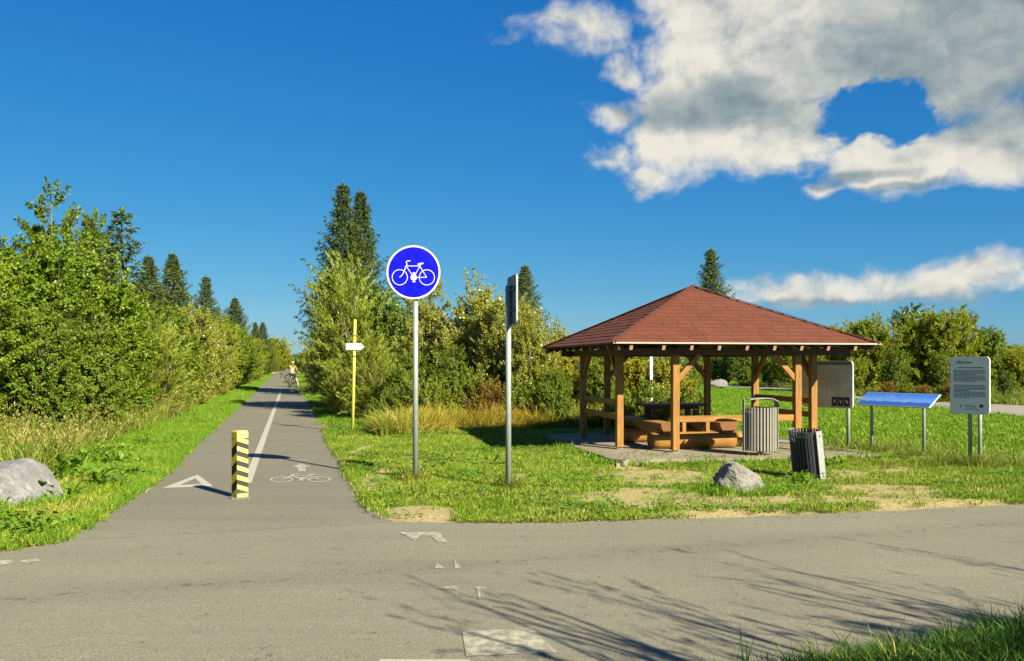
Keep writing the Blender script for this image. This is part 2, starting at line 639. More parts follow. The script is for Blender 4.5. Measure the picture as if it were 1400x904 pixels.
M['trim_brown'] = m_plain('brown_trim', (0.10, 0.040, 0.022), 0.5, 0, 0.4, 0.1, 12)
M['slat'] = m_plain('silvered_slat', (0.30, 0.275, 0.22), 0.65, 0, 0.3, 0.2, 20)
M['slat_shaded'] = m_plain('shaded_slat', (0.055, 0.058, 0.06), 0.6, 0, 0.35, 0.25, 18)  # shaded copy of the slat: near-black paints in the leaning bin's shade
M['liner'] = m_plain('bin_liner_steel', (0.035, 0.035, 0.035), 0.7)


def m_shingle():
    m, t, out = mat_new('red_brown_shingle')
    oi = t.node('ShaderNodeObjectInfo')
    p = wpos(t)
    g = t.noise(p, 210, 3, 0.7)
    n = t.noise(p, 3.0, 4)
    f = t.math('ADD', t.math('MULTIPLY', oi.outputs['Random'], 0.6), t.math('MULTIPLY', n, 0.5), clamp=True)
    c = t.mix(f, (0.125, 0.040, 0.022), (0.175, 0.056, 0.030))
    c = t.mix(t.ramp(g, 0.45, 0.75, 0, 0.5), c, (0.080, 0.027, 0.016))
    c = t.mix(t.ramp(g, 0.25, 0.42, 0.35, 0), c, (0.23, 0.10, 0.065))
    pbr(t, out, c, 0.9, 0, 0.2, g, 0.003)
    return m


def m_rock(name, base, vein):
    m, t, out = mat_new(name)
    p = opos(t)
    a = t.noise(p, 4, 8, 0.65)
    b = t.noise(p, 22, 6, 0.7)
    c = t.mix(t.ramp(a, 0.3, 0.7), tuple(x * 0.72 for x in base), base)
    v = t.ramp(t.math('ABSOLUTE', t.math('SUBTRACT', t.noise(p, 2.6, 5, 0.6, 0.8), 0.5)), 0.0, 0.035, 1, 0)
    c = t.mix(t.math('MULTIPLY', t.math('MULTIPLY', v, t.ramp(t.noise(p, 5, 3), .45, .6)), 0.4), c, vein)
    c = t.mix(t.ramp(b, 0.5, 0.75, 0, 0.6), c, tuple(x * 0.4 for x in base))
    c = t.mix(t.ramp(b, 0.22, 0.42, 0.45, 0), c, vein)
    pbr(t, out, c, 0.85, 0, 0.3, t.math('ADD', a, t.math('MULTIPLY', b, 0.5)), 0.03, 0.9)
    return m


def m_bollard(name, yellow, black, slope, wear, w):
    """Painted hazard stripes on the post, slanting across the face."""
    m, t, out = mat_new(name)
    p = opos(t)
    x, y, z = t.sep(p)
    s = t.math('ADD', z, t.math('MULTIPLY', x if w == 'x' else y, slope))
    wob = t.math('MULTIPLY', t.math('SUBTRACT', t.noise(p, 40, 4), 0.5), 0.012 if wear > .2 else 0.002)
    fr = t.math('FRACT', t.math('DIVIDE', t.math('ADD', t.math('ADD', s, wob), 0.019), 0.113 if wear > .2 else 0.214))
    st = t.ramp(fr, 0.46, 0.48) if wear <= .2 else t.ramp(fr, 0.46, 0.49)
    lim = t.math('MULTIPLY', t.ramp(z, 0.055, 0.06), t.ramp(z, 0.715, 0.71))
    st = t.math('MULTIPLY', st, lim)
    n = t.noise(p, 55, 6, 0.7)
    blk = t.mix(t.ramp(n, 0.60, 0.80, 0, wear * 2.2), black, tuple(c * 0.45 for c in yellow))
    yel = t.mix(t.ramp(n, 0.55, 0.8, 0, wear * 1.4), yellow, tuple(c * 0.5 for c in yellow))
    c = t.mix(st, yel, blk)
    dirt = t.ramp(t.math('ADD', z, t.math('MULTIPLY', t.noise(p, 12, 4), 0.12)), 0.05, 0.16, 0.75, 0)
    c = t.mix(dirt, c, (0.26, 0.24, 0.19))
    pbr(t, out, c, 0.6, 0, 0.3, n, 0.002)
    return m


def m_concrete():
    m, t, out = mat_new('slab_concrete')
    p = wpos(t)
    a = t.noise(p, 1.1, 6, 0.65)
    b = t.noise(p, 60, 4, 0.7)
    c = t.mix(t.ramp(a, 0.3, 0.7), (0.25, 0.205, 0.14), (0.36, 0.305, 0.215))
    c = t.mix(t.ramp(b, 0.4, 0.75, 0, 0.4), c, (0.15, 0.13, 0.10))
    pbr(t, out, c, 0.9, 0, 0.2, b, 0.004)
    return m


def m_ground():
    m, t, out = mat_new('soil_and_turf')
    at_ = t.node('ShaderNodeAttribute', attribute_name='dirt')
    p = wpos(t)
    a = t.noise(p, 0.7, 6, 0.62)
    b = t.noise(p, 35, 6, 0.7)
    v = t.noise(p, 110, 3, 0.7)
    green = t.mix(t.ramp(a, 0.3, 0.7), (0.060, 0.125, 0.010), (0.115, 0.175, 0.018))
    green = t.mix(t.ramp(b, 0.4, 0.7, 0, 0.5), green, (0.15, 0.13, 0.05))
    soil = t.mix(t.ramp(b, 0.3, 0.7), (0.36, 0.29, 0.115), (0.68, 0.56, 0.25))
    soil = t.mix(t.ramp(v, 0.45, 0.7, 0, 0.5), soil, (0.20, 0.155, 0.07))
    d = t.ramp(t.math('ADD', at_.outputs['Fac'], t.math('MULTIPLY', t.math('SUBTRACT', b, 0.5), 1.2)), 0.3, 0.5)
    c = t.mix(d, green, soil)
    pbr(t, out, c, 0.95, 0, 0.1, t.math('ADD', b, v), 0.02, 0.8)
    return m


def m_map():
    m, t, out = mat_new('faded_map_print')
    p = opos(t)
    n1 = t.noise(p, 9, 5, 0.6, 0.6)
    ln = t.ramp(t.math('ABSOLUTE', t.math('SUBTRACT', n1, 0.5)), 0.0, 0.02, 0.45, 0)
    ln2 = t.ramp(t.math('ABSOLUTE', t.math('SUBTRACT', t.noise(p, 4, 3, 0.5, 0.9), 0.48)), 0.0, 0.012, 0.4, 0)
    c = t.mix(t.ramp(t.noise(p, 3, 5), 0.3, 0.7), (0.70, 0.69, 0.56), (0.98, 0.96, 0.80))
    c = t.mix(t.math('MULTIPLY', t.ramp(t.noise(p, 6, 4), 0.4, 0.7), 0.35), c, (0.33, 0.42, 0.27))
    c = t.mix(ln, c, (0.16, 0.17, 0.17))
    c = t.mix(ln2, c, (0.32, 0.10, 0.05))
    pbr(t, out, c, 0.4, 0, 0.4)
    return m


def m_bluepanel():
    m, t, out = mat_new('blue_panorama_print')
    p = opos(t)
    x, y, z = t.sep(p)
    ridge = t.math('ADD', y, t.math('MULTIPLY', t.math('SUBTRACT', t.noise(t.comb(x, 0.0, 0.0), 9, 5, 0.6), 0.5), 0.16))
    hill = t.ramp(ridge, -0.08, -0.06, 1, 0)
    fade = t.ramp(y, -0.06, 0.17)
    c = t.mix(fade, (0.14, 0.32, 0.72), (0.06, 0.18, 0.62))
    c = t.mix(t.math('MULTIPLY', t.ramp(t.noise(p, 7, 4), 0.5, 0.7), 0.3), c, (0.32, 0.50, 0.80))
    c = t.mix(t.math('MULTIPLY', hill, 0.75), c, (0.015, 0.055, 0.30))
    pbr(t, out, c, 0.3, 0, 0.5)
    return m


M['shingle'] = m_shingle()
M['rock'] = m_rock('pale_limestone', (0.27, 0.255, 0.22), (0.46, 0.44, 0.38))
M['rock2'] = m_rock('grey_boulder', (0.25, 0.245, 0.235), (0.46, 0.45, 0.41))
M['bol_main'] = m_bollard('pale_hazard_stripes', (0.66, 0.52, 0.155), (0.045, 0.042, 0.030), 0.36, 0.21, 'x')
M['bol_side'] = m_bollard('yellow_hazard_stripes', (0.95, 0.62, 0.015), (0.008, 0.008, 0.008), 0.62, 0.0, 'y')
M['concrete'] = m_concrete()
M['ground'] = m_ground()
M['map'] = m_map()
M['bluepanel'] = m_bluepanel()
M['board'] = m_plain('board_face', (0.98, 0.96, 0.80), 0.45, 0, 0.4, 0.05, 5)
M['board_edge'] = m_plain('board_edge', (0.66, 0.66, 0.56), 0.4, 0, 0.4, 0.05, 5)
M['print_grey'] = m_plain('grey_print', (0.22, 0.24, 0.24), 0.5)
M['print_dark'] = m_plain('dark_print', (0.035, 0.045, 0.07), 0.5)
M['bark'] = m_plain('grey_brown_bark', (0.11, 0.085, 0.055), 0.9, 0, 0.2, 0.35, 14, 0.02)
M['bark_pale'] = m_plain('pale_bark', (0.26, 0.22, 0.15), 0.85, 0, 0.2, 0.3, 14, 0.01)
M['bark_spruce'] = m_plain('spruce_bark', (0.075, 0.05, 0.033), 0.9, 0, 0.2, 0.3, 14, 0.02)
M['leaf_bright'] = m_leaf('bright_leaf', (0.079, 0.160, 0.008), (0.243, 0.321, 0.020))
M['leaf_mid'] = m_leaf('mid_green_leaf', (0.079, 0.150, 0.011), (0.229, 0.287, 0.023))
M['leaf_silver'] = m_leaf('silver_backed_leaf', (0.122, 0.172, 0.013), (0.329, 0.344, 0.041), (0.485, 0.470, 0.154), 0.32, 0.5)
M['leaf_willow'] = m_leaf('willow_leaf', (0.131, 0.198, 0.012), (0.315, 0.363, 0.030), (0.347, 0.397, 0.077), 0.5, 0.3)
M['leaf_willow2'] = m_leaf('yellow_willow_leaf', (0.140, 0.202, 0.010), (0.347, 0.370, 0.026), None, 0.5, 0.3)
M['leaf_yellow'] = m_leaf('yellowing_leaf', (0.148, 0.174, 0.013), (0.412, 0.357, 0.023), None, 0.5, 0.3)
M['leaf_dark'] = m_leaf('dark_leaf', (0.048, 0.113, 0.012), (0.151, 0.219, 0.024))
M['leaf_herb'] = m_leaf('herb_leaf', (0.109, 0.178, 0.012), (0.265, 0.307, 0.029))
M['leaf_rust'] = m_leaf('rusty_leaf', (0.143, 0.094, 0.017), (0.330, 0.187, 0.033))
M['leaf_dock'] = m_leaf('dock_leaf', (0.080, 0.180, 0.010), (0.180, 0.300, 0.020), None, 0.4, 0.4, 0.35)
M['needle'] = m_leaf('spruce_needle', (0.036, 0.070, 0.011), (0.149, 0.184, 0.034), None, 0.55, 0.3, 0.15)
M['needle_light'] = m_leaf('light_needle', (0.064, 0.112, 0.026), (0.168, 0.208, 0.045), None, 0.55, 0.3, 0.18)
M['grass_lawn'] = m_grass('lawn_grass', (0.102, 0.221, 0.005), (0.200, 0.264, 0.014), (0.357, 0.306, 0.076))
M['grass_field'] = m_grass('field_grass', (0.110, 0.250, 0.004), (0.152, 0.265, 0.007), (0.205, 0.265, 0.026), 0.12)
M['grass_verge'] = m_grass('verge_grass', (0.076, 0.223, 0.006), (0.149, 0.248, 0.010), (0.225, 0.257, 0.031), 0.5)
M['grass_bank'] = m_grass('bank_grass', (0.034, 0.116, 0.006), (0.060, 0.135, 0.009), (0.120, 0.150, 0.022), 0.8)  # greens lowered to put the bank's shade into the colour
M['grass_tall'] = m_grass('tall_grass', (0.102, 0.183, 0.012), (0.196, 0.234, 0.022), (0.391, 0.306, 0.093), 0.6)
M['grass_dry'] = m_grass('dry_grass', (0.323, 0.237, 0.067), (0.228, 0.237, 0.043), (0.437, 0.342, 0.133), 0.8)
M['grass_orange'] = m_grass('orange_grass', (0.441, 0.280, 0.028), (0.347, 0.312, 0.040), (0.525, 0.442, 0.080), 0.9)


# ------------------------------------------------------------------ the setting
def path_x(c, y):
    """X of the line running along the cycle path at offset c."""
    return -0.2567 * y + c


LEFT_C, RIGHT_C = -1.84, 0.88
lawn_edge_r = [at(487, 665), at(494, 678), at(505, 692), at(520, 708), at(540, 713)]
road_far = [(0.0, 8.77), (1.2, 8.95), (2.3, 9.15), (3.6, 9.4), (5.8, 9.98), (8.0, 10.6), (14, 12.2), (40, 17.5)]
left_corner = [at(243, 628), at(225, 645), at(200, 665), at(150, 696), at(120, 716), at(85, 738), at(40, 748), at(0, 752)]
left_far = [(-5.6, 7.3), (-8, 6.9), (-14, 6.0), (-40, 2.0)]
near_edge = [(-40, -6.0), (-14, 0.6), (-5, 2.6), (-2.5, 3.4), (-0.6, 4.15), (0.95, 4.10), (1.55, 4.38), (3.3, 5.16), (6.0, 6.5), (10, 7.8), (40, 13.4)]
mouth_l, mouth_r = at(85, 738), at(540, 713)


def dense(pts, step=0.25, jit=0.0, rng=None):
    out = []
    for a, b in zip(pts[:-1], pts[1:]):
        n = max(1, int(math.dist(a, b) / step))
        for k in range(n):
            f = k / n
            out.append((a[0] + (b[0] - a[0]) * f + (rng.normal(0, jit) if rng else 0), a[1] + (b[1] - a[1]) * f + (rng.normal(0, jit) if rng else 0)))
    out.append(pts[-1])
    return out


rj = np.random.default_rng(3)
road_poly = (dense(near_edge, 0.3, 0.02, rj) + dense(road_far[::-1] + [mouth_r], 0.3, 0.02, rj)[0:] +
             dense([mouth_r, mouth_l], 0.4, 0.0)[1:] + dense([mouth_l] + left_corner[6:] + left_far, 0.3, 0.02, rj)[1:])
path_right = [(path_x(RIGHT_C, y), y) for y in np.arange(300, 12.5, -1.0)] + lawn_edge_r
path_left = left_corner[:6][::-1] + [(path_x(LEFT_C, y), y) for y in np.arange(16, 300, 1.0)]
path_poly = dense(path_right, 0.4, 0.015, rj) + [(p[0], p[1] - 0.05) for p in dense([mouth_r, mouth_l], 0.4)[1:-1]] + dense(path_left, 0.4, 0.015, rj)
far_path = [(30, 19.5), (20, 22.3), (15.6, 24.9), (14.9, 27.5), (14.9, 30.5), (14.7, 38.4), (15.4, 50), (14, 62), (11.5, 76), (9.5, 78),
            (14.2, 80), (16.6, 65), (17.6, 52), (16.5, 42.7), (17.4, 35.6), (19.3, 32.8), (24, 30.0), (32, 27.5)]
far_spur = [(15.2, 52), (11.5, 60), (10.3, 62), (10.5, 64), (12.5, 63.5), (15.0, 56)]


def pip(P, poly):
    P = np.asarray(P)
    x, y = P[:, 0], P[:, 1]
    q = np.asarray(poly)
    ins = np.zeros(len(P), bool)
    j = len(q) - 1
    for i in range(len(q)):
        xi, yi, xj, yj = q[i, 0], q[i, 1], q[j, 0], q[j, 1]
        c = ((yi > y) != (yj > y)) & (x < (xj - xi) * (y - yi) / (yj - yi + 1e-12) + xi)
        ins ^= c
        j = i
    return ins


def vnoise(x, y, sc, seed=0):
    """Smooth value noise in 0..1."""
    r = np.random.default_rng(seed).random((64, 64))
    x = np.asarray(x) * sc + 137.3
    y = np.asarray(y) * sc + 91.7
    xi, yi = np.floor(x).astype(int), np.floor(y).astype(int)
    fx, fy = x - xi, y - yi
    fx, fy = fx * fx * (3 - 2 * fx), fy * fy * (3 - 2 * fy)
    a = r[xi % 64, yi % 64]; b = r[(xi + 1) % 64, yi % 64]
    c = r[xi % 64, (yi + 1) % 64]; d = r[(xi + 1) % 64, (yi + 1) % 64]
    return a + (b - a) * fx + (c - a) * fy + (a - b - c + d) * fx * fy


def fbm(x, y, sc, seed=0, oct=4):
    s, a, t = 0, 0.5, 0
    for k in range(oct):
        s = s + a * vnoise(x, y, sc * 2 ** k, seed + k)
        t += a
        a *= 0.5
    return s / t


# bare patches: centre x, y, radius x, y (metres)
def patch(x, y, rx, ry, w=1.0):
    c = at(x, y)
    d = c[1]
    return (c[0], d, rx / F * d, ry * d * d / (F * EYE), w)


BARE = [patch(558, 708, 60, 13, 1.3), patch(905, 655, 85, 10, .95), patch(880, 685, 90, 14, 1.0), patch(1000, 690, 120, 9, .8), patch(1010, 632, 70, 6, .6),
        patch(1215, 645, 45, 7, .9), patch(1200, 672, 80, 10, .9), patch(1290, 698, 140, 12, 1.25), patch(1390, 700, 90, 14, 1.2),
        patch(1130, 690, 90, 9, .8), patch(515, 655, 22, 20, .6), patch(480, 625, 14, 20, .8), patch(860, 640, 26, 6, .8), patch(715, 655, 22, 5, .6),
        patch(760, 700, 60, 10, .35), patch(1085, 705, 200, 5, .9), patch(1170, 655, 50, 10, .6)]


def dirt(x, y):
    v = np.zeros(np.shape(x))
    for cx_, cy_, rx, ry, w in BARE:
        q = np.sqrt(((x - cx_) / rx) ** 2 + ((y - cy_) / ry) ** 2)
        v = np.maximum(v, np.clip(1.6 - 1.15 * q, 0, 1) * w)
    n = fbm(x, y, 1.6, 5)
    n2 = fbm(x, y, 5.5, 15)
    return np.clip(v * (2.2 * n + 1.1 * (n2 - .5)), 0, 1)


def axis_coords(lo, hi, step, far, grow=1.28):
    mid = np.arange(lo, hi, step)
    up, s, x = [], step, mid[-1]
    while x < far:
        s *= grow
        x += s
        up.append(x)
    dn, s, x = [], step, mid[0]
    while x > -far:
        s *= grow
        x -= s
        dn.append(x)
    return np.array(dn[::-1] + list(mid) + up)


gx = axis_coords(-13, 15, 0.14, 2600)
gy = axis_coords(2.5, 26, 0.14, 2600)
GX, GY = np.meshgrid(gx, gy)
gp = np.stack([GX.ravel(), GY.ravel()], 1)
hard = pip(gp, road_poly) | pip(gp, path_poly)
# widen by one cell so that the turf never pokes through the asphalt
hm = hard.reshape(GX.shape)
hw = hm.copy()
for _ in range(1):
    hw[1:] |= hm[:-1]; hw[:-1] |= hm[1:]; hw[:, 1:] |= hw[:, :-1].copy(); hw[:, :-1] |= hw[:, 1:].copy()


def relief(x, y):
    return 0.012 + 0.035 * fbm(x, y, 0.55, 21) + 0.02 * (fbm(x, y, 2.2, 33) - 0.5)


def verge_rise(x, y):
    """Low bank of the verge beside the near right side of the road."""
    ed = np.asarray(near_edge)
    yy = np.interp(x, ed[:, 0], ed[:, 1])
    return np.clip((yy - y - 0.1) * 0.35, 0, 0.10) * np.clip(np.asarray(x) - 1.0, 0, 1)


GZ = relief(GX, GY) + verge_rise(GX, GY)
far_fade = np.clip((60 - np.hypot(GX, GY)) / 30, 0, 1)
GZ = np.where(hw, -0.008, GZ * far_fade)
fp = pip(gp, far_path).reshape(GX.shape)
GZ = np.where(fp, -0.02, GZ)
nY, nX = GX.shape
ii = np.arange(nY * nX).reshape(nY, nX)
gf = np.stack([ii[:-1, :-1].ravel(), ii[:-1, 1:].ravel(), ii[1:, 1:].ravel(), ii[1:, :-1].ravel()], 1)
gm_ = np_mesh('ground', np.stack([GX.ravel(), GY.ravel(), GZ.ravel()], 1), gf, M['ground'], True)
da = gm_.attributes.new('dirt', 'FLOAT', 'POINT')
dv = dirt(gp[:, 0], gp[:, 1])
near_asph = hw.ravel() & ~hard
dv = np.maximum(dv, near_asph * 0.55)
da.data.foreach_set('value', dv.astype(np.float32))
tag(link('ground', gm_), kind='structure')


def ground_z(x, y):
    return relief(x, y) + verge_rise(x, y)


def sheet(name, poly, z, mat, kind='structure', parent=None, thick=0.0):
    n = len(poly)
    vc, _, fc, _, _, _ = delaunay_2d_cdt([Vector((p[0], p[1])) for p in poly], [(i, (i + 1) % n) for i in range(n)], [], 1, 1e-5)
    fc = np.array([f if (vc[f[1]] - vc[f[0]]).cross(vc[f[2]] - vc[f[0]]) > 0 else f[::-1] for f in fc])
    me = np_mesh(name, np.array([(v.x, v.y, z) for v in vc]), fc, mat)
    o = link(name, me, parent)
    if kind: o['kind'] = kind
    return o


sheet('road', road_poly, 0.0, M['road'])
sheet('cycle_path', path_poly, 0.002, M['path'])
sheet('gravel_path', far_path, 0.03, M['farpath'])
sheet('gravel_path_spur', far_spur, 0.034, M['farpath'])


# ---- painted marks
def ribbon_poly(pts, w):
    L, Rr = [], []
    for i, p in enumerate(pts):
        a = Vector(pts[max(i - 1, 0)])
        b = Vector(pts[min(i + 1, len(pts) - 1)])
        d = (b - a).normalized()
        n = Vector((-d.y, d.x)) * w / 2
        L.append((p[0] + n.x, p[1] + n.y))
        Rr.append((p[0] - n.x, p[1] - n.y))
    return L, Rr


def strokes_mesh(name, strokes, z, mat, xf=lambda p: p):
    """Flat strokes [(pts, width, closed)] in one mesh."""
    V, Fq = [], []
    for k, (pts, w, closed) in enumerate(strokes):
        zk = z + 0.0004 * k
        if closed: pts = list(pts) + [pts[0], pts[1]]
        L, Rr = ribbon_poly(pts, w)
        n0 = len(V)
        for a, b in zip(L, Rr):
            for p in (xf(a), xf(b)): V.append((p[0], p[1], zk))
        rng_ = range(len(pts) - 1) if not closed else range(len(pts) - 2)
        for i in rng_:
            Fq.append((n0 + 2 * i, n0 + 2 * i + 1, n0 + 2 * i + 3, n0 + 2 * i + 2))
        if closed:
            V[n0], V[n0 + 1] = V[n0 + 2 * (len(pts) - 2)], V[n0 + 2 * (len(pts) - 2) + 1]
    return np_mesh(name, np.array(V), np.array(Fq), mat)


def ring(cx_, cy_, r, n=28, ry=None):
    ry = r if ry is None else ry
    return [(cx_ + r * math.cos(2 * math.pi * k / n), cy_ + ry * math.sin(2 * math.pi * k / n)) for k in range(n)]


def bike_strokes(w):
    """Bicycle symbol, 1.0 wide, y up, centred on its wheels' middle."""
    s = 1 / 376.0

    def q(*pp):
        return [((x - 370) * s, (360 - y) * s) for x, y in pp]
    hub_f, hub_r = (250, 396), (488, 397)
    out = [(ring((250 - 370) * s, (360 - 396) * s, 67 * s), w, True),
           (ring((488 - 370) * s, (360 - 397) * s, 67 * s), w, True),
           (q((248, 396), (270, 378), (288, 345), (300, 310), (314, 282), (305, 262), (318, 252), (345, 252)), w * 1.25, False),
           (q((306, 297), (424, 297)), w, False),
           (q((306, 297), (372, 398)), w, False),
           (q((372, 398), (436, 282)), w, False),
           (q((424, 297), (486, 397)), w, False),
           (q((372, 398), (486, 397)), w, False),
           (q((408, 284), (430, 276), (458, 274)), w * 2.0, False),
           (q((374, 356), (374, 440)), w * 1.5, False),
           (q((360, 358), (388, 358)), w * 1.0, False),
           (q((360, 436), (388, 436)), w * 1.0, False)]
    return out


def disc_pts(cx_, cy_, r, n=20):
    return ring(cx_, cy_, r, n)


line_pts = [(path_x(-0.53 + 0.0052 * (y - 11.6), y), y) for y in np.arange(11.7, 52, 0.8)]
tag(link('path_centre_line', strokes_mesh('centre_line', [(line_pts, 0.115, False)], 0.006, M['mark'])), kind='structure')
tri_o = [at(222, 668), at(292, 665.5), at(270, 649.5)]
cxm = (sum(p[0] for p in tri_o) / 3, sum(p[1] for p in tri_o) / 3)
tri_i = [at(246, 663.8), at(275, 662.6), at(267, 654.5)]
V = [(p[0], p[1], 0.006) for p in tri_o + tri_i]
tag(link('path_yield_triangle', np_mesh('yield_triangle', np.array(V), np.array([(0, 1, 4, 3), (1, 2, 5, 4), (2, 0, 3, 5)]), M['mark'])), kind='structure')
bc = at(411, 656.0)


def bike_road(p):
    return (bc[0] + p[0] * 0.82 - 0.2567 * (p[1] + .1) * 1.5 * 0.8, bc[1] + (p[1] + .1) * 1.5)


bs = bike_strokes(0.042)
tag(link('path_bicycle_symbol', strokes_mesh('bicycle_symbol', bs, 0.006, M['mark_old'], bike_road)), kind='structure')
ac = at(412, 639.5)
ar = [(-0.055, -0.5), (0.055, -0.5), (0.055, 0.06), (-0.055, 0.06), (-0.14, 0.064), (0.14, 0.064), (0.0, 0.5)]
V = np.array([(ac[0] + x * 1.1 - 0.2567 * y, ac[1] + y, 0.006) for x, y in ar])
tag(link('path_arrow', np_mesh('arrow', V, [np.array([(0, 1, 2, 3)]), np.array([(4, 5, 6)])], M['mark_old'])), kind='structure')


def road_mark(pxs, mat, name='worn_road_marking'):
    sheet(name, [at(*p) for p in pxs], 0.004, mat)


road_mark([(543, 728), (600, 728), (612, 742), (598, 741), (588, 733), (574, 733), (566, 740), (556, 733)], M['mark_worn'])
road_mark([(594, 778), (597, 770), (609, 777.5)], M['mark_worn'])
road_mark([(620, 764), (626, 772), (631, 777), (622, 777.5)], M['mark_worn'])
road_mark([(592, 803), (626, 802), (628, 805.5), (624, 808), (616, 805.5), (594, 805.5)], M['mark_ghost'])
road_mark([(648, 803), (664, 803), (664, 805.5), (657, 806), (657, 820), (654, 820), (652, 806)], M['mark_ghost'])
road_mark([(632, 864), (728, 859), (762, 893), (637, 898)], M['mark_worn'])
road_mark([(0, 767), (18, 766), (17, 770), (0, 774)], M['mark_worn'])
road_mark([(26, 768), (52, 764), (54, 767), (38, 771.5)], M['mark_worn'])
sheet('road_edge_line', [at(520, 902.3), at(640, 902.8), at(690, 925), at(500, 925)], 0.004, M['mark'])


# ------------------------------------------------------------------ pavilion
PC = (3.442, 16.682)
PTH = 0.203
PH, PB, PA = 2.355, 1.843, 1.114      # half eave, post line, half spacing of a pair
PE, PAPEX, PZ = 1.925, 3.054, 0.12
pr = Matrix.Rotation(PTH, 3, 'Z')


def ploc(u, v, z=0.0):
    w_ = pr @ Vector((u, v, z))
    return (PC[0] + w_.x, PC[1] + w_.y, z)


# slab: pieces with open joints, broken at the near left corner
slab_b = MB()
slab_u = [-2.5, -1.0, 0.5, 2.08]
slab_v = [-2.85, -1.2, 0.5, 2.25]
slab = thing('concrete_platform', None, None, (PC[0], PC[1], 0), PTH)
slab['kind'] = 'structure'
for i in range(3):
    for j in range(3):
        u0, u1, v0, v1 = slab_u[i] + .006, slab_u[i + 1] - .006, slab_v[j] + .006, slab_v[j + 1] - .006
        z1 = PZ - 0.002 * ((i * 3 + j * 5) % 4)
        if (i, j) == (0, 0):
            pts = [(u0, v1), (u1, v1), (u1, v0), (u0 + .50, v0), (u0 + .36, v0 + .10), (u0 + .2, v0 + .06), (u0 + .02, v0 + .25)][::-1]
        else:
            pts = [(u0, v0), (u1, v0), (u1, v1), (u0, v1)]
        MB().prism(pts, -0.06, z1).build('slab_tile', M['concrete'], slab)
for (u, v, sz) in ((-2.33, -2.72, .16), (-2.05, -2.84, .12), (-2.5, -2.98, .10)):
    b = MB().prism([(0, 0), (sz, .02), (sz * 1.1, sz * .6), (sz * .4, sz * .75), (-.02, sz * .4)], 0, 0.07)
    o = b.build('broken_slab_corner', M['concrete'], None, ploc(u, v, 0.02), (R(6), R(-4), PTH + u))
    tag(o, {.16: 'largest pale broken concrete chunk at the near left slab corner', .12: 'middle-sized concrete chunk right of the largest chunk at the slab corner', .10: 'smallest concrete chunk, in the grass before the slab corner'}[sz], 'rubble', 'broken slab chunks')

pav = thing('pavilion', 'open timber picnic pavilion with square red-brown shingle roof beside the path', 'pavilion', (PC[0], PC[1], 0), PTH)
posts = {'P1': (-PB, -PA), 'P3': (-PB, PA), 'P2': (-PA, -PB), 'P7': (PA, -PB), 'P8': (PB, -PA), 'P6': (PB, PA), 'P5': (PA, PB), 'P4': (-PA, PB)}
mates = {'P1': 'P3', 'P3': 'P1', 'P2': 'P7', 'P7': 'P2', 'P8': 'P6', 'P6': 'P8', 'P5': 'P4', 'P4': 'P5'}
PLATE = 1.74        # underside of the wall plates
me_post = MB().box((0, 0, (PZ + .03 + PLATE) / 2), (0.118, 0.118, PLATE - PZ - .03), None, 0.006).mesh('post', M['wood'])
me_foot = MB().box((0, 0, PZ + .016), (.09, .02, .03)).box((0, 0, PZ + .004), (.12, .10, .006)).mesh('post_foot', M['steel'])
for k, (u, v) in posts.items():
    p = link('post', me_post, pav, None, (u, v, 0))
    link('post_foot', me_foot, p)
    mu, mv = posts[mates[k]]
    d = Vector((mu - u, mv - v)).normalized()
    a = Vector((u + d.x * .05, v + d.y * .05, PLATE - 0.40))
    e = Vector((u + d.x * .43, v + d.y * .43, PLATE + 0.015))
    x = (e - a).normalized()
    mb = MB().box((0, 0, 0), ((e - a).length + .04, .075, .085), None, .004)
    o = mb.build('knee_brace', M['wood_x'], pav, (a + e) / 2)
    y = Vector((0, 0, 1)).cross(x).normalized()
    o.rotation_euler = Matrix((x, y, x.cross(y))).transposed().to_euler()
me_plate = MB().box((0, 0, 0), (2 * PB + .5, .115, .115), None, .004).mesh('wall_plate', M['wood_dark'])
for (u, v, a, dz) in ((0, -PB, 0, 0), (0, PB, math.pi, 0), (-PB, 0, math.pi / 2, .118), (PB, 0, math.pi / 2, .118)):
    link('wall_plate', me_plate, pav, None, (u, v, PLATE + .0575 + dz * .0), (0, 0, a)) if dz == 0 else \
        link('wall_plate', MB().box((0, 0, 0), (2 * PB - .12, .112, .112), None, .004).mesh('wall_plate', M['wood_dark']), pav, None, (u, v, PLATE + .058), (0, 0, a))
# rails
for (ka, kb, zs) in (('P1', 'P3', (.92, .67)), ('P8', 'P6', (.92, .67)), ('P2', 'P7', (.67,))):
    a, b_ = Vector((*posts[ka], 0)), Vector((*posts[kb], 0))
    L = (b_ - a).length - .118
    ang = math.atan2(b_.y - a.y, b_.x - a.x)
    me = MB().box((0, 0, 0), (L, .05, .105), None, .005).mesh('rail', M['wood_x'])
    for z in zs:
        m = (a + b_) / 2
        link('rail', me, pav, None, (m.x, m.y, z), (0, 0, ang))

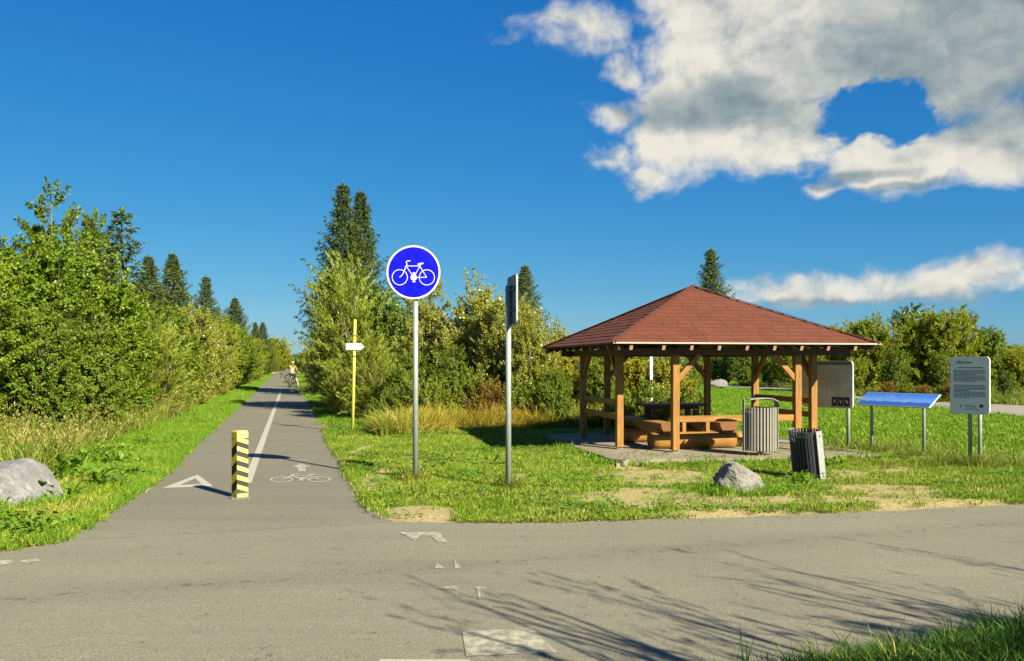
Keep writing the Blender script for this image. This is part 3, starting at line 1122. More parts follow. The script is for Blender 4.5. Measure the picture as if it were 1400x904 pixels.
# roof: deck on rafters, covered with shingles
slope_len = math.hypot(PH, PAPEX - PE)
pit = math.atan2(PAPEX - PE, PH)
T = 0.022
dk = bmesh.new()
cor = [(-PH, -PH), (PH, -PH), (PH, PH), (-PH, PH)]
top = [dk.verts.new((x, y, PE)) for x, y in cor]
bot = [dk.verts.new((x, y, PE - T)) for x, y in cor]
ap, ap2 = dk.verts.new((0, 0, PAPEX)), dk.verts.new((0, 0, PAPEX - T))
for k in range(4):
    dk.faces.new((top[k], top[(k + 1) % 4], ap))
    dk.faces.new((bot[(k + 1) % 4], bot[k], ap2))
    dk.faces.new((bot[k], bot[(k + 1) % 4], top[(k + 1) % 4], top[k]))
me = bpy.data.meshes.new('roof')
bmesh.ops.recalc_face_normals(dk, faces=dk.faces[:])
dk.to_mesh(me)
dk.free()
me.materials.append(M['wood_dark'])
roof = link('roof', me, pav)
# rafters
for s in range(4):
    Rz = Matrix.Rotation(s * math.pi / 2, 4, 'Z')
    for u in (-2.05, -1.5, -1.02, -0.54, -0.05, 0.44, 0.93, 1.42, 1.92):
        run = PH - abs(u) - 0.03
        if run < 0.25: run = 0.25
        a = Vector((u, -PH + .035, PE - T - .052))
        e = Vector((u, -PH + .035 + run, PE - T - .052 + run * math.tan(pit)))
        x = (e - a).normalized()
        L = (e - a).length
        b = MB().box((0, 0, 0), (L, .058, .082), None, .003)
        me = b.mesh('rafter', M['wood_dark'])
        me.materials.append(M['endgrain'])
        for f in me.polygons:
            if f.normal.x < -.9: f.material_index = 1
        o = link('rafter', me, pav)
        y = Vector((0, 0, 1)).cross(x).normalized()
        Mx = Matrix((x, y, x.cross(y))).transposed().to_4x4()
        Mx.translation = (a + e) / 2
        o.matrix_local = Rz @ Mx
    a = Vector((-PH + .06, -PH + .06, PE - T - .06))
    e = Vector((-.06, -.06, PAPEX - T - .085))
    x = (e - a).normalized()
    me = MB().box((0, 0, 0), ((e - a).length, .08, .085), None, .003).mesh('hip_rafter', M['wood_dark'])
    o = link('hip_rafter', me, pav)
    y = Vector((0, 0, 1)).cross(x).normalized()
    Mx = Matrix((x, y, x.cross(y))).transposed().to_4x4()
    Mx.translation = (a + e) / 2
    o.matrix_local = Rz @ Mx
    # eave strip
    b = MB().box((0, -PH - .012, PE + .002), (2 * PH + .02, .018, .025), None, .003)
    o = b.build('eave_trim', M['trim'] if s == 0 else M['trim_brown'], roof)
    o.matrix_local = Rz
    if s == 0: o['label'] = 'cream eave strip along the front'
    # hip cap
    a = Vector((-PH - .01, -PH - .01, PE + .018)); e = Vector((0, 0, PAPEX + .022))
    me = MB().bar(a, e, .12, .012).mesh('hip_cap', M['shingle'])
    o = link('hip_cap', me, roof)
    o.matrix_local = Rz


# shingles
def clip(poly, a, b, c):
    """keep a*x + b*y <= c"""
    out = []
    for i in range(len(poly)):
        p, q = poly[i], poly[(i + 1) % len(poly)]
        dp, dq = a * p[0] + b * p[1] - c, a * q[0] + b * q[1] - c
        if dp <= 0: out.append(p)
        if (dp < 0 < dq) or (dq < 0 < dp):
            f = dp / (dp - dq)
            out.append((p[0] + (q[0] - p[0]) * f, p[1] + (q[1] - p[1]) * f))
    return out


rs = random.Random(5)
EXPO = slope_len / 16.5
TABW = 0.262
all_sh = []
for s in range(4):
    for j in range(17):
        s0, s1 = j * EXPO, min((j + 1) * EXPO, slope_len)
        off = (rs.random() * .3 + (j % 2) * .5) * TABW
        u = -PH - off
        while u < PH:
            wv = TABW * rs.uniform(.82, 1.2)
            poly = [(u + .0025, s0), (u + wv - .0025, s0), (u + wv - .0025, s1), (u + .0025, s1)]
            k = PH / slope_len
            poly = clip(poly, 1, k, PH - 0.01)
            poly = clip(poly, -1, k, PH - 0.01)
            if len(poly) >= 3:
                ar_ = abs(sum(poly[i][0] * poly[(i + 1) % len(poly)][1] - poly[(i + 1) % len(poly)][0] * poly[i][1] for i in range(len(poly)))) / 2
                if ar_ > 2e-4: all_sh.append((s, j, poly, s0, s1, ar_, rs.uniform(-.0015, .0035)))
            u += wv


def face_pt(s, u, sl, h):
    """point on roof face s (0 front, then anticlockwise), sl up the slope, h proud of it."""
    y = -PH + sl * math.cos(pit) - h * math.sin(pit)
    z = PE + sl * math.sin(pit) + h * math.cos(pit)
    for _ in range(s): u, y = -y, u
    return (u, y, z)


def shingle_geo(b, sh):
    s, j, poly, s0, s1, a_, jit = sh
    hi = [b.verts.new(face_pt(s, u, v, .0105 + jit * .7 - .008 * (v - s0) / EXPO)) for u, v in poly]
    lo = [b.verts.new(face_pt(s, u, v, .0005)) for u, v in poly]
    b.faces.new(hi)
    n = len(poly)
    for k in range(n): b.faces.new((lo[k], lo[(k + 1) % n], hi[(k + 1) % n], hi[k]))


order = sorted(range(len(all_sh)), key=lambda i: ((0 if all_sh[i][0] == 0 else 1 if all_sh[i][0] == 3 else 2), -all_sh[i][5] if all_sh[i][0] != 0 else -10 * all_sh[i][5]))
single = set(order[:296])
rest = bmesh.new()
for i, sh in enumerate(all_sh):
    if i in single:
        b = bmesh.new()
        shingle_geo(b, sh)
        bmesh.ops.recalc_face_normals(b, faces=b.faces[:])
        me = bpy.data.meshes.new('shingle')
        b.to_mesh(me)
        b.free()
        me.materials.append(M['shingle'])
        link('shingle', me, roof)
    else:
        shingle_geo(rest, sh)
bmesh.ops.recalc_face_normals(rest, faces=rest.faces[:])
me = bpy.data.meshes.new('shingle_field')
rest.to_mesh(me)
rest.free()
me.materials.append(M['shingle'])
o = link('shingle_field', me, roof)
o['kind'] = 'stuff'


# ---- log furniture
def log_mesh(L, r, name='log', half=False, seed=0):
    rg = random.Random(seed)
    b = bmesh.new()
    n, m = 20, 9
    rings = []
    for i in range(m + 1):
        x = -L / 2 + L * i / m
        rr = r * (1 + rg.uniform(-.02, .02))
        rg_v = []
        for k in range(n):
            a = 2 * math.pi * k / n
            w_ = 1 + .03 * math.sin(3 * a + seed) + rg.uniform(-.012, .012)
            y, z = rr * w_ * math.cos(a), rr * w_ * math.sin(a)
            if half: z = min(z, r * .12)
            rg_v.append(b.verts.new((x, y, z)))
        rings.append(rg_v)
    for i in range(m):
        for k in range(n):
            f = b.faces.new((rings[i][k], rings[i][(k + 1) % n], rings[i + 1][(k + 1) % n], rings[i + 1][k]))
            f.smooth = not half
    ends = [b.faces.new(rings[0][::-1]), b.faces.new(rings[-1])]
    for f in ends: f.material_index = 1
    bmesh.ops.recalc_face_normals(b, faces=b.faces[:])
    me = bpy.data.meshes.new(name)
    b.to_mesh(me)
    b.free()
    me.materials.append(M['log'])
    me.materials.append(M['log_end'])
    return me


lr = 0.145
o = link('log', log_mesh(1.55, lr, seed=1), None, None, ploc(-.56, -1.26, PZ + lr), (0, 0, PTH - .03))
tag(o, 'thick peeled log lying across the front of the pavilion floor', 'log')
o = link('log', log_mesh(1.60, .135, seed=2), None, None, ploc(-.60, .10, PZ + .135), (0, 0, PTH + .02))
tag(o, 'shaded log lying crosswise under the middle of both bench seats', 'log')
o = link('log', log_mesh(.62, .13, seed=4), None, None, ploc(.62, -1.10, PZ + .13), (0, 0, PTH + .02))
tag(o, 'short log stub just right of the long front log', 'log')
for (u, v0, v1, sd, lab) in ((-1.03, -1.42, .85, 5, 'half-log bench seat on the left, flat side up across two logs'),
                             (.06, -1.42, .75, 6, 'half-log bench seat on the right behind the litter bin')):
    o = link('half_log_bench', log_mesh(v1 - v0, .165, 'half_log_bench', True, sd), None, None, ploc(u, (v0 + v1) / 2, PZ + .425), (R(0), 0, PTH + math.pi / 2))
    tag(o, lab, 'bench', 'half-log benches')
tb = thing('picnic_table', 'dark timber table standing at the back of the pavilion', 'table', ploc(-.18, .62, PZ), PTH)
for k in range(4):
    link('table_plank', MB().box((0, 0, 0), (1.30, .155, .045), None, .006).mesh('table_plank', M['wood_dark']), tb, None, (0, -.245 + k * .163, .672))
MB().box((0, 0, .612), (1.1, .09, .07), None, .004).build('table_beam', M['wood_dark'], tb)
me = MB().box((0, 0, .287), (.10, .10, .574), None, .005).mesh('leg', M['wood_dark'])
for u in (-.42, .42):
    for v in (-.2, .2): link('leg', me, tb, None, (u, v, 0))
me_short = MB().box((0, 0, .14), (.07, .07, .28), None, .005).mesh('log_prop', M['wood'])
for u, lab in ((-.72, 'short upright timber stub on the front log, beside the left front post'), (-.28, 'short upright timber stub at the middle of the front log')):
    tag(link('timber_stub', me_short, None, None, ploc(u, -1.26, PZ + 2 * lr - .02), (0, 0, PTH)), lab, 'timber stub', 'upright stubs on the front log')


# ------------------------------------------------------------------ litter bins
def bin_body(root, z0, H, slat_mat, bar_mat, n=15, rx=.255, ry=.20, hood=True):
    """Oval drum of upright slats between two flat side bars; local x to the right."""
    for s in (-1, 1):
        for k in range(n):
            a = math.pi * (k + .5) / n
            x, y = rx * math.cos(a), s * ry * math.sin(a)
            tang = math.atan2(s * ry * math.cos(a), -rx * math.sin(a))
            me = bin_body.slat.get((slat_mat.name, H))
            if me is None:
                me = MB().box((0, 0, 0), (.030, .014, H), None, .003).mesh('slat', slat_mat)
                bin_body.slat[(slat_mat.name, H)] = me
            link('slat', me, root, None, (x, y, z0 + H / 2), (0, 0, tang))
    # inner liner keeps light from passing straight through
    b = MB()
    b.prism([((rx - .035) * math.cos(2 * math.pi * k / 32), (ry - .035) * math.sin(2 * math.pi * k / 32)) for k in range(32)], z0 + .02, z0 + H - .09)
    b.build('liner', M['liner'], root)
    for z in (z0 + .05, z0 + H - .05):
        MB().tube([((rx - .02) * math.cos(2 * math.pi * k / 28), (ry - .02) * math.sin(2 * math.pi * k / 28), z) for k in range(28)], .007, 6, closed=True).build('hoop', M['steel_dark'], root)
    for s in (-1, 1):
        o = MB().box((s * (rx + .022), 0, z0 + H / 2 + ((.06 if s < 0 else .02) if hood else 0)), (.012, .10, H + ((.13 if s < 0 else .05) if hood else .012)), None, .004).build('side_bar', bar_mat, root)
        for z in (z0 + .08, z0 + H - .06):
            MB().cyl((s * (rx + .026), 0, z), (s * (rx + .035), 0, z), .010, 8).build('bolt', M['steel_dark'], o)


bin_body.slat = {}
bx, by = 4.03, 14.25
bn = thing('litter_bin', 'upright oval litter bin of silvery slats on a post before the pavilion', 'litter bin', (bx, by, 0), R(4))
bin_body(bn, .19, .70, M['slat'], M['steel'])
MB().cyl((0, .0, -.05), (0, 0, .20), .047, 14).build('post', M['steel'], bn)
MB().box((0, 0, .185), (.30, .22, .012), None, .003).build('base_plate', M['steel'], bn)
hood = [(-.2, 1.02)] + [(-.18 + .42 * k / 7, 1.03 + .012 * math.sin(math.pi * k / 7)) for k in range(1, 7)] + [(.262, .995), (.275, .955), (.277, .90)]
b = bmesh.new()
rw = []
for (x, z) in hood:
    rw.append([b.verts.new((x, -.11, z)), b.verts.new((x, .11, z)), b.verts.new((x, .11, z - .012)), b.verts.new((x, -.11, z - .012))])
for A, B in zip(rw[:-1], rw[1:]):
    for k in range(4): b.faces.new((A[k], A[(k + 1) % 4], B[(k + 1) % 4], B[k]))
b.faces.new(rw[0]); b.faces.new(rw[-1][::-1])
bmesh.ops.recalc_face_normals(b, faces=b.faces[:])
me = bpy.data.meshes.new('hood'); b.to_mesh(me); b.free(); me.materials.append(M['steel'])
link('hood', me, bn)

fx, fy = at(1105, 657)
fb = thing('litter_bin', 'shaded slatted litter bin off its post, leaning on the grass', 'litter bin', (fx, fy - .05, .02), 0)
fb.rotation_euler = (Matrix.Rotation(R(-6.5), 3, 'Y') @ Matrix.Rotation(R(3), 3, 'X') @ Matrix.Rotation(R(-68), 3, 'Z')).to_euler()
bin_body(fb, .0, .68, M['slat_shaded'], M['steel_light'], rx=.25, ry=.16, hood=False)


# ------------------------------------------------------------------ boulders
def unit3(v):
    return v / np.linalg.norm(v, axis=-1, keepdims=True)


def boulder(name, loc, size, seed, mat, label, rot=0, rough=.06, planes=(), np_=22):
    rg = np.random.default_rng(seed)
    b = bmesh.new()
    bmesh.ops.create_icosphere(b, subdivisions=5, radius=1)
    V = np.array([v.co[:] for v in b.verts])
    n = rg.normal(size=(np_, 3)); n /= np.linalg.norm(n, axis=1)[:, None]
    d = rg.uniform(.78, 1.0, np_)
    if planes:
        n = np.concatenate([n, unit3(np.array([q[:3] for q in planes], float))]); d = np.concatenate([d, [q[3] for q in planes]])
    dots = np.clip(V @ n.T, 1e-3, None)
    r = np.min(np.where(V @ n.T > .05, d / dots, 9), axis=1)
    r = np.minimum(r, 1.25)
    def n3(p, s, k): return (fbm(p[:, 0] * 1.0 + p[:, 2] * .7, p[:, 1] + p[:, 2] * .5, s, k) - .5)
    r = r * (1 + rough * 2 * n3(V, 2.5, seed) + rough * n3(V, 7, seed + 3) + rough * .6 * n3(V, 17, seed + 5))
    V = V * r[:, None] * np.array(size)
    for v, c in zip(b.verts, V): v.co = c
    me = bpy.data.meshes.new(name)
    b.to_mesh(me)
    b.free()
    me.materials.append(mat)
    o = link(name, me, None, None, loc, (0, 0, rot))
    return tag(o, label, 'boulder')


boulder('boulder', (2.78, 10.75, .13), (.31, .25, .30), 12, M['rock'], 'pale rough boulder on the worn grass in front of the litter bins', 0, .12, ((.55, -.1, .84, .66), (-.85, -.1, .45, .78), (.2, -.9, .35, .72), (-.45, -.8, .1, .74), (.0, 0, 1, .86)))
boulder('boulder', (-5.68, 9.75, .15), (.56, .40, .45), 31, M['rock2'], 'grey boulder with white veins at the left verge corner', 0, .06, ((.04, -.12, 1, .70), (.78, -.12, .50, .62), (.12, -.95, .30, .66), (.5, -.8, .1, .74), (-.6, -.6, .5, .75)), 9)
boulder('boulder', (px(981, 55), 55, .25), (.55, .4, .35), 9, M['rock'], 'distant pale boulder at the far side of the mown field', .2, .07)


# ------------------------------------------------------------------ bollard
alpha = R(43)
blx, bly = px(328, 10.46), 10.46
bol = thing('bollard', 'square wooden bollard with worn yellow and black hazard stripes on the path', 'bollard', (blx, bly, 0), alpha)
w_ = .142
bb = bmesh.new()
h = w_ / 2
lv = [bb.verts.new((x, y, -.05)) for x, y in ((-h, -h), (h, -h), (h, h), (-h, h))]
tv = [bb.verts.new((x, y, .785)) for x, y in ((-h, -h), (h, -h), (h, h), (-h, h))]
uv_ = [bb.verts.new((x * .86, y * .86, .80)) for x, y in ((-h, -h), (h, -h), (h, h), (-h, h))]
for k in range(4):
    f = bb.faces.new((lv[k], lv[(k + 1) % 4], tv[(k + 1) % 4], tv[k]))
    f.material_index = 0 if k in (0, 2) else 1
    bb.faces.new((tv[k], tv[(k + 1) % 4], uv_[(k + 1) % 4], uv_[k]))
bb.faces.new(uv_)
bmesh.ops.recalc_face_normals(bb, faces=bb.faces[:])
me = bpy.data.meshes.new('post'); bb.to_mesh(me); bb.free()
me.materials.append(M['bol_main']); me.materials.append(M['bol_side'])
link('post', me, bol)
b = MB().prism([(.135 * math.cos(k * .52) * (1 + .12 * math.sin(k * 2.1)), .13 * math.sin(k * .52)) for k in range(12)], .0, .012)
b.build('mortar_collar', M['path'], bol)

# ------------------------------------------------------------------ signs
# round bicycle sign
d0 = 11.78
sg = thing('bicycle_sign', 'round blue sign with white bicycle on grey pole beside the path', 'road sign', (px(568, d0), d0, 0))
MB().cyl((0, 0, -.1), (0, 0, 2.95), .036, 18).build('pole', M['steel'], sg)
MB().cyl((0, 0, 2.95), (0, 0, 2.965), .038, 18).build('pole_cap', M['steel_dark'], sg)
sz = zz(373, d0)
face = bpy.data.objects.new('sign_plate', None)
bpy.data.objects.remove(face)
plate = MB().cyl((0, 0, -.004), (0, 0, .004), .363, 64).build('sign_plate', M['alu'], sg, (px(566, d0) - px(568, d0), -.055, sz), (R(90), 0, 0))
RR = .358
b = bmesh.new()
n = 72
o1 = [b.verts.new((RR * math.cos(2 * math.pi * k / n), RR * math.sin(2 * math.pi * k / n), .0062)) for k in range(n)]
o2 = [b.verts.new((.337 * math.cos(2 * math.pi * k / n), .337 * math.sin(2 * math.pi * k / n), .0062)) for k in range(n)]
for k in range(n): b.faces.new((o1[k], o1[(k + 1) % n], o2[(k + 1) % n], o2[k]))
me = bpy.data.meshes.new('white_rim'); b.to_mesh(me); b.free(); me.materials.append(M['sign_white'])
link('white_rim', me, plate)
b = bmesh.new()
b.faces.new([b.verts.new((.338 * math.cos(2 * math.pi * k / n), .338 * math.sin(2 * math.pi * k / n), .0056)) for k in range(n)])
me = bpy.data.meshes.new('blue_field'); b.to_mesh(me); b.free(); me.materials.append(M['sign_blue'])
link('blue_field', me, plate)
k_ = .572
me = strokes_mesh('bicycle_symbol', bike_strokes(.0145), 0.0075, M['sign_white'], lambda p: (p[0] * k_, p[1] * k_ - 0.012))
link('bicycle_symbol', me, plate)
b = bmesh.new()
b.faces.new([b.verts.new((x * k_, y * k_ - .012, .0130)) for x, y in ring((373 - 370) / 376, (360 - 398) / 376, 27 / 376, 20)])
me = bpy.data.meshes.new('chainring'); b.to_mesh(me); b.free(); me.materials.append(M['sign_white'])
link('chainring', me, plate)
for z in (-.16, .16):
    MB().tube([(.045 * math.cos(a), .045 * math.sin(a), 0) for a in np.linspace(-2.9, -.24, 9)], .008, 6).build('clamp', M['steel_dark'], sg, (0, -.003, sz + z))

# rectangular sign seen almost edge-on
d1 = 10.97
s2 = thing('road_sign', 'rectangular sign seen edge-on, grey back turned, on a grey pole', 'road sign', (px(695, d1), d1, 0))
MB().cyl((0, 0, -.1), (0, 0, 2.56), .036, 18).build('pole', M['steel'], s2)
MB().cyl((0, 0, 2.56), (0, 0, 2.57), .039, 18).build('pole_cap', M['steel_light'], s2)
dv_ = Vector((.115, -.62, 0)).normalized()
ang = math.atan2(dv_.y, dv_.x) + math.pi
pl = bpy.data.objects.new('sign_plate', None)
bpy.data.objects.remove(pl)
b = MB()
W2, H2, rc = .60, .60, .05
pts = []
for (cx_, cz_, a0) in ((W2 / 2 - rc, H2 / 2 - rc, 0), (-W2 / 2 + rc, H2 / 2 - rc, 90), (-W2 / 2 + rc, -H2 / 2 + rc, 180), (W2 / 2 - rc, -H2 / 2 + rc, 270)):
    for q in range(5): pts.append((cx_ + rc * math.cos(R(a0 + q * 22.5)), cz_ + rc * math.sin(R(a0 + q * 22.5))))
b.prism(pts, -.002, .002)
cx_, cy_ = .0 + .052, -.06
plate2 = b.build('sign_plate', M['alu'], s2, (cx_, cy_, 2.385), (R(90), 0, ang))
b = MB()
for k in range(len(pts)):
    p, q = pts[k], pts[(k + 1) % len(pts)]
    b.bar((p[0], p[1], .0), (q[0], q[1], .0), .006, .022, (0, 0, 1))
b.build('folded_rim', M['steel_light'], plate2)
b = MB(); b.prism([(x * .96, y * .96) for x, y in pts], .0035, .005)
b.build('sign_face', M['sign_white'], plate2)
for z in (.13, -.13):
    MB().box((0, z, -.018), (.54, .035, .020), None, .003).build('rail', M['steel_dark'], plate2)
    MB().tube([(.042 * math.cos(a), .042 * math.sin(a), 0) for a in np.linspace(0, 2 * math.pi, 14)[:-1]], .008, 6, closed=True).build('clamp', M['steel_light'], s2, (0, 0, 2.385 + z))

# yellow trail pole with arrow board
d2 = 20.2
s3 = thing('trail_signpost', 'thin yellow pole with white arrow board among the grass', 'signpost', (px(482, d2), d2, 0))
s3.rotation_euler = (0, R(1.3), 0)
MB().cyl((0, 0, -.1), (0, 0, zz(437, d2)), .036, 12, .033).build('pole', M['yellow_pole'], s3)
ax = zz(474, d2)
b = MB().prism([(-.185, -.075), (.155, -.075), (.235, 0), (.155, .075), (-.185, .075)], -.008, .008)
ab = b.build('arrow_board', M['arrow_white'], s3, (0, -.05, ax), (R(90), 0, 0))
MB().box((-.075, .035, .0095), (.022, .045, .002), None).build('black_mark', M['black_print'], ab)
for z in (.25, -.22):
    MB().cyl((0, 0, ax + z - .012), (0, 0, ax + z + .012), .037, 12).build('band', M['black_print'], s3)


# information boards
def rounded(W, H, rc, n=5):
    pts = []
    for (cx_, cz_, a0) in ((W / 2 - rc, H / 2 - rc, 0), (-W / 2 + rc, H / 2 - rc, 90), (-W / 2 + rc, -H / 2 + rc, 180), (W / 2 - rc, -H / 2 + rc, 270)):
        for q in range(n): pts.append((cx_ + rc * math.cos(R(a0 + q * 90 / (n - 1))), cz_ + rc * math.sin(R(a0 + q * 90 / (n - 1)))))
    return pts


d3 = 13.33
s4 = thing('information_board', 'upright grey information board of printed text on two close posts', 'information board', (px(1326, d3), d3, 0), R(-52))
W4, H4 = .585, .875
zc = (zz(488, 13.3) + zz(566, 13.3)) / 2
for u in (-.02, .125):
    MB().cyl((u, .05, -.1), (u, .05, zc + .2), .030, 14).build('post', M['steel'], s4)
b = MB().prism(rounded(W4, H4, .06), -.016, .014)
bd = b.build('board', M['board_edge'], s4, (0, 0, zc), (R(90), 0, 0))
b = MB().prism(rounded(W4 - .012, H4 - .012, .055), .014, .0155)
b.build('board_face', M['board'], bd)
Z4 = .0165


def bars(b, x0, x1, y, h, rg, brk=True):
    x = x0
    while x < x1 - .01:
        wv = rg.uniform(.025, .07) if brk else x1 - x0
        e = min(x + wv, x1)
        b.box(((x + e) / 2, y, Z4), (e - x, h, .0012))
        x = e + .008


rg = random.Random(2)
b = MB()
for (y0, n_, short) in ((.225, 9, (3,)), (.0, 10, (4,))):
    for k in range(n_):
        y = y0 - k * .0205
        x0 = -.235 if k else -.235
        bars(b, -.235, .235 if k not in short and k != n_ - 1 else (.10 if short[0] == 3 else .02), y, .0125, rg)
b.build('text_lines', M['print_grey'], bd)['kind'] = 'stuff'
b = MB()
bars(b, -.18, .20, .268, .014, rg)
b.build('title_line', M['print_dark'], bd)['kind'] = 'stuff'
MB().tube([(-.17 + .03 * math.cos(a), .345 + .02 * math.sin(a), Z4) for a in np.linspace(0, 6.28, 14)[:-1]], .004, 5, closed=True).tube([(-.125 + .022 * math.cos(a), .345 + .02 * math.sin(a), Z4) for a in np.linspace(0, 6.28, 14)[:-1]], .004, 5, closed=True).tube([(-.17, .35, Z4), (-.145, .372, Z4), (-.125, .35, Z4)], .004, 5).build('logo', M['print_dark'], bd)
b = MB()
for k, (x, h) in enumerate(((-.085, .026), (-.063, .022), (-.041, .030), (-.019, .022), (.003, .026), (.025, .022))):
    b.box((x, .343 + h * .1, Z4), (.015, h, .0012))
b.build('logo_lettering', M['print_dark'], bd)['kind'] = 'stuff'
link('foot_lettering', text_mesh('foot_lettering', 'Interreg', .050, M['print_dark']), bd, None, (-.07, -.315, Z4))
MB().box((.175, -.31, Z4), (.055, .045, .0012)).build('flag_print', M['print_dark'], bd)
MB().box((-.13, -.315, Z4), (.012, .05, .0012)).box((.03, -.36, Z4), (.19, .010, .0012)).build('foot_print', M['print_dark'], bd)

d4 = 16.5
s5 = thing('map_board', 'grey map board with dark pictogram row, partly hidden by the pavilion post', 'map board', (px(1131, d4), d4, 0), R(-52))
W5, H5 = 1.06, .88
zc = (zz(495, 16.4) + zz(556, 16.4)) / 2
for u in (-.28, .40):
    MB().cyl((u, .05, -.1), (u, .05, zc + .3), .033, 14).build('post', M['steel'], s5)
b = MB().prism(rounded(W5, H5, .07), -.02, .016)
bd = b.build('board', M['board_edge'], s5, (0, 0, zc), (R(90), 0, 0))
MB().prism(rounded(W5 - .016, H5 - .016, .062), .016, .0175).build('map_print', M['map'], bd)
MB().box((0, H5 / 2 - .05, .0188), (W5 - .06, .055, .0016)).build('title_band', M['print_grey'], bd)
for k in range(3):
    o = MB().box((.16 + k * .125, -H5 / 2 + .12, .0188), (.115, .17, .0016)).build('pictogram', M['print_dark'], bd)
    b = MB()
    if k == 0: b.box((.16, -.33, .0202), (.06, .012, .0012)).box((.16, -.30, .0202), (.03, .03, .0012))
    elif k == 1: b.tube([(.262, -.29, .0202), (.285, -.33, .0202), (.308, -.29, .0202)], .006, 5).box((.285, -.345, .0202), (.012, .04, .0012))
    else: b.box((.395, -.30, .0202), (.025, .025, .0012)).box((.42, -.325, .0202), (.025, .05, .0012))
    b.build('pictogram_mark', M['board'], o)

pa, pb = at(1190.8, 621.8), at(1262.2, 628.7)
mid = ((pa[0] + pb[0]) / 2, (pa[1] + pb[1]) / 2)
ang5 = math.atan2(pb[1] - pa[1], pb[0] - pa[0])
s6 = thing('lectern_board', 'tilted blue panorama panel on two thin posts in the grass', 'information panel', (*mid, 0), ang5)
half = math.dist(pa, pb) / 2
for u in (-half, half):
    MB().tube([(u, 0.02, -.1), (u, 0.02, .80), (u, -.0, .90), (u, -.02, .925)], .026, 12).build('post', M['steel'], s6)
W6, H6 = 1.36, .40
tl = R(32)
b = MB().box((0, 0, 0), (W6, H6, .022), None, .003)
pn = b.build('panel', M['board_edge'], s6, (.0, .02, .975), (tl, 0, 0))
MB().box((0, 0, .0125), (W6 - .02, H6 - .02, .002)).build('panorama_print', M['bluepanel'], pn)

d7 = 22.5
wp = thing('marker_post', 'white marker post among bushes behind the pavilion', 'post', (px(890, d7), d7, 0))
MB().cyl((0, 0, -.1), (0, 0, zz(479, d7)), .042, 12).build('pole', M['sign_white'], wp)
MB().cyl((0, 0, zz(479, d7)), (0, 0, zz(479, d7) + .02), .046, 12, .02).build('cap', M['steel'], wp)

# ------------------------------------------------------------------ cyclist
dc = 60.0
cx0 = px(400, dc)
bk = thing('bicycle', 'small distant bicycle under the cyclist on the path', 'bicycle', (cx0, dc, 0), R(82))


def mk_wheel(x):
    w = MB().tube([(x + .31 * math.cos(a), 0, .33 + .31 * math.sin(a)) for a in np.linspace(0, 2 * math.pi, 25)[:-1]], .022, 6, closed=True).build('wheel', M['black_print'], bk)
    b = MB()
    for k in range(10):
        a = k * math.pi / 5
        b.cyl((x, 0, .33), (x + .30 * math.cos(a), 0, .33 + .30 * math.sin(a)), .003, 4)
    b.build('spokes', M['steel_light'], w)


mk_wheel(-.50); mk_wheel(.52)
MB().tube([(-.50, 0, .33), (-.18, 0, .80)], .014, 6).tube([(-.18, 0, .80), (.36, 0, .82)], .016, 6).tube([(.36, 0, .82), (-.06, 0, .31)], .016, 6).tube([(-.18, 0, .80), (-.06, 0, .31)], .016, 6).tube([(-.06, 0, .31), (-.50, 0, .33)], .012, 6).tube([(.52, 0, .33), (.37, 0, .75), (.33, 0, .95)], .015, 6).build('frame', M['steel_light'], bk)
MB().tube([(.30, -.29, .99), (.36, -.12, .97), (.36, .12, .97), (.30, .29, .99)], .013, 6).build('handlebar', M['steel_dark'], bk)
MB().box((-.20, 0, .90), (.26, .13, .05), None, .02).cyl((-.19, 0, .79), (-.20, 0, .89), .012, 6).build('saddle', M['black_print'], bk)
MB().cyl((-.06, -.02, .31), (-.06, .02, .31), .09, 14).bar((-.06, -.06, .31), (.06, -.06, .18), .02, .012).bar((-.06, .06, .31), (-.18, .06, .44), .02, .012).build('crankset', M['steel_dark'], bk)


def skin_mesh(name, verts, edges, root, mat, sub=2):
    me = bpy.data.meshes.new(name)
    me.from_pydata([v[:3] for v in verts], edges, [])
    o = bpy.data.objects.new(name, me)
    C.objects.link(o)
    o.modifiers.new('skin', 'SKIN')
    for i, v in enumerate(verts):
        sv = me.skin_vertices[0].data[i]
        r = v[3]
        sv.radius = r if isinstance(r, tuple) else (r, r)
        sv.use_root = (i == root)
    sb = o.modifiers.new('sub', 'SUBSURF')
    sb.levels = sub
    dg = bpy.context.evaluated_depsgraph_get()
    m2 = bpy.data.meshes.new_from_object(o.evaluated_get(dg))
    bpy.data.objects.remove(o)
    m2.materials.clear()
    m2.materials.append(mat)
    for p in m2.polygons: p.use_smooth = True
    return m2


M['skin'] = m_plain('skin', (0.55, 0.32, 0.20), 0.5, 0, 0.3, .06)
M['shirt'] = m_plain('pale_yellow_shirt', (0.72, 0.60, 0.22), 0.8, 0, 0.2, .1)
M['shorts'] = m_plain('dark_shorts', (0.025, 0.025, 0.03), 0.8, 0, 0.2, .1)
M['helmet'] = m_plain('yellow_helmet', (0.80, 0.66, 0.16), 0.4, 0, 0.4, .05)
M['shoe'] = m_plain('pale_shoe', (0.6, 0.58, 0.5), 0.7)
rd = thing('person', 'cyclist in pale yellow shirt, dark shorts and helmet, one foot down on the path', 'person', (cx0, dc, 0), R(82))
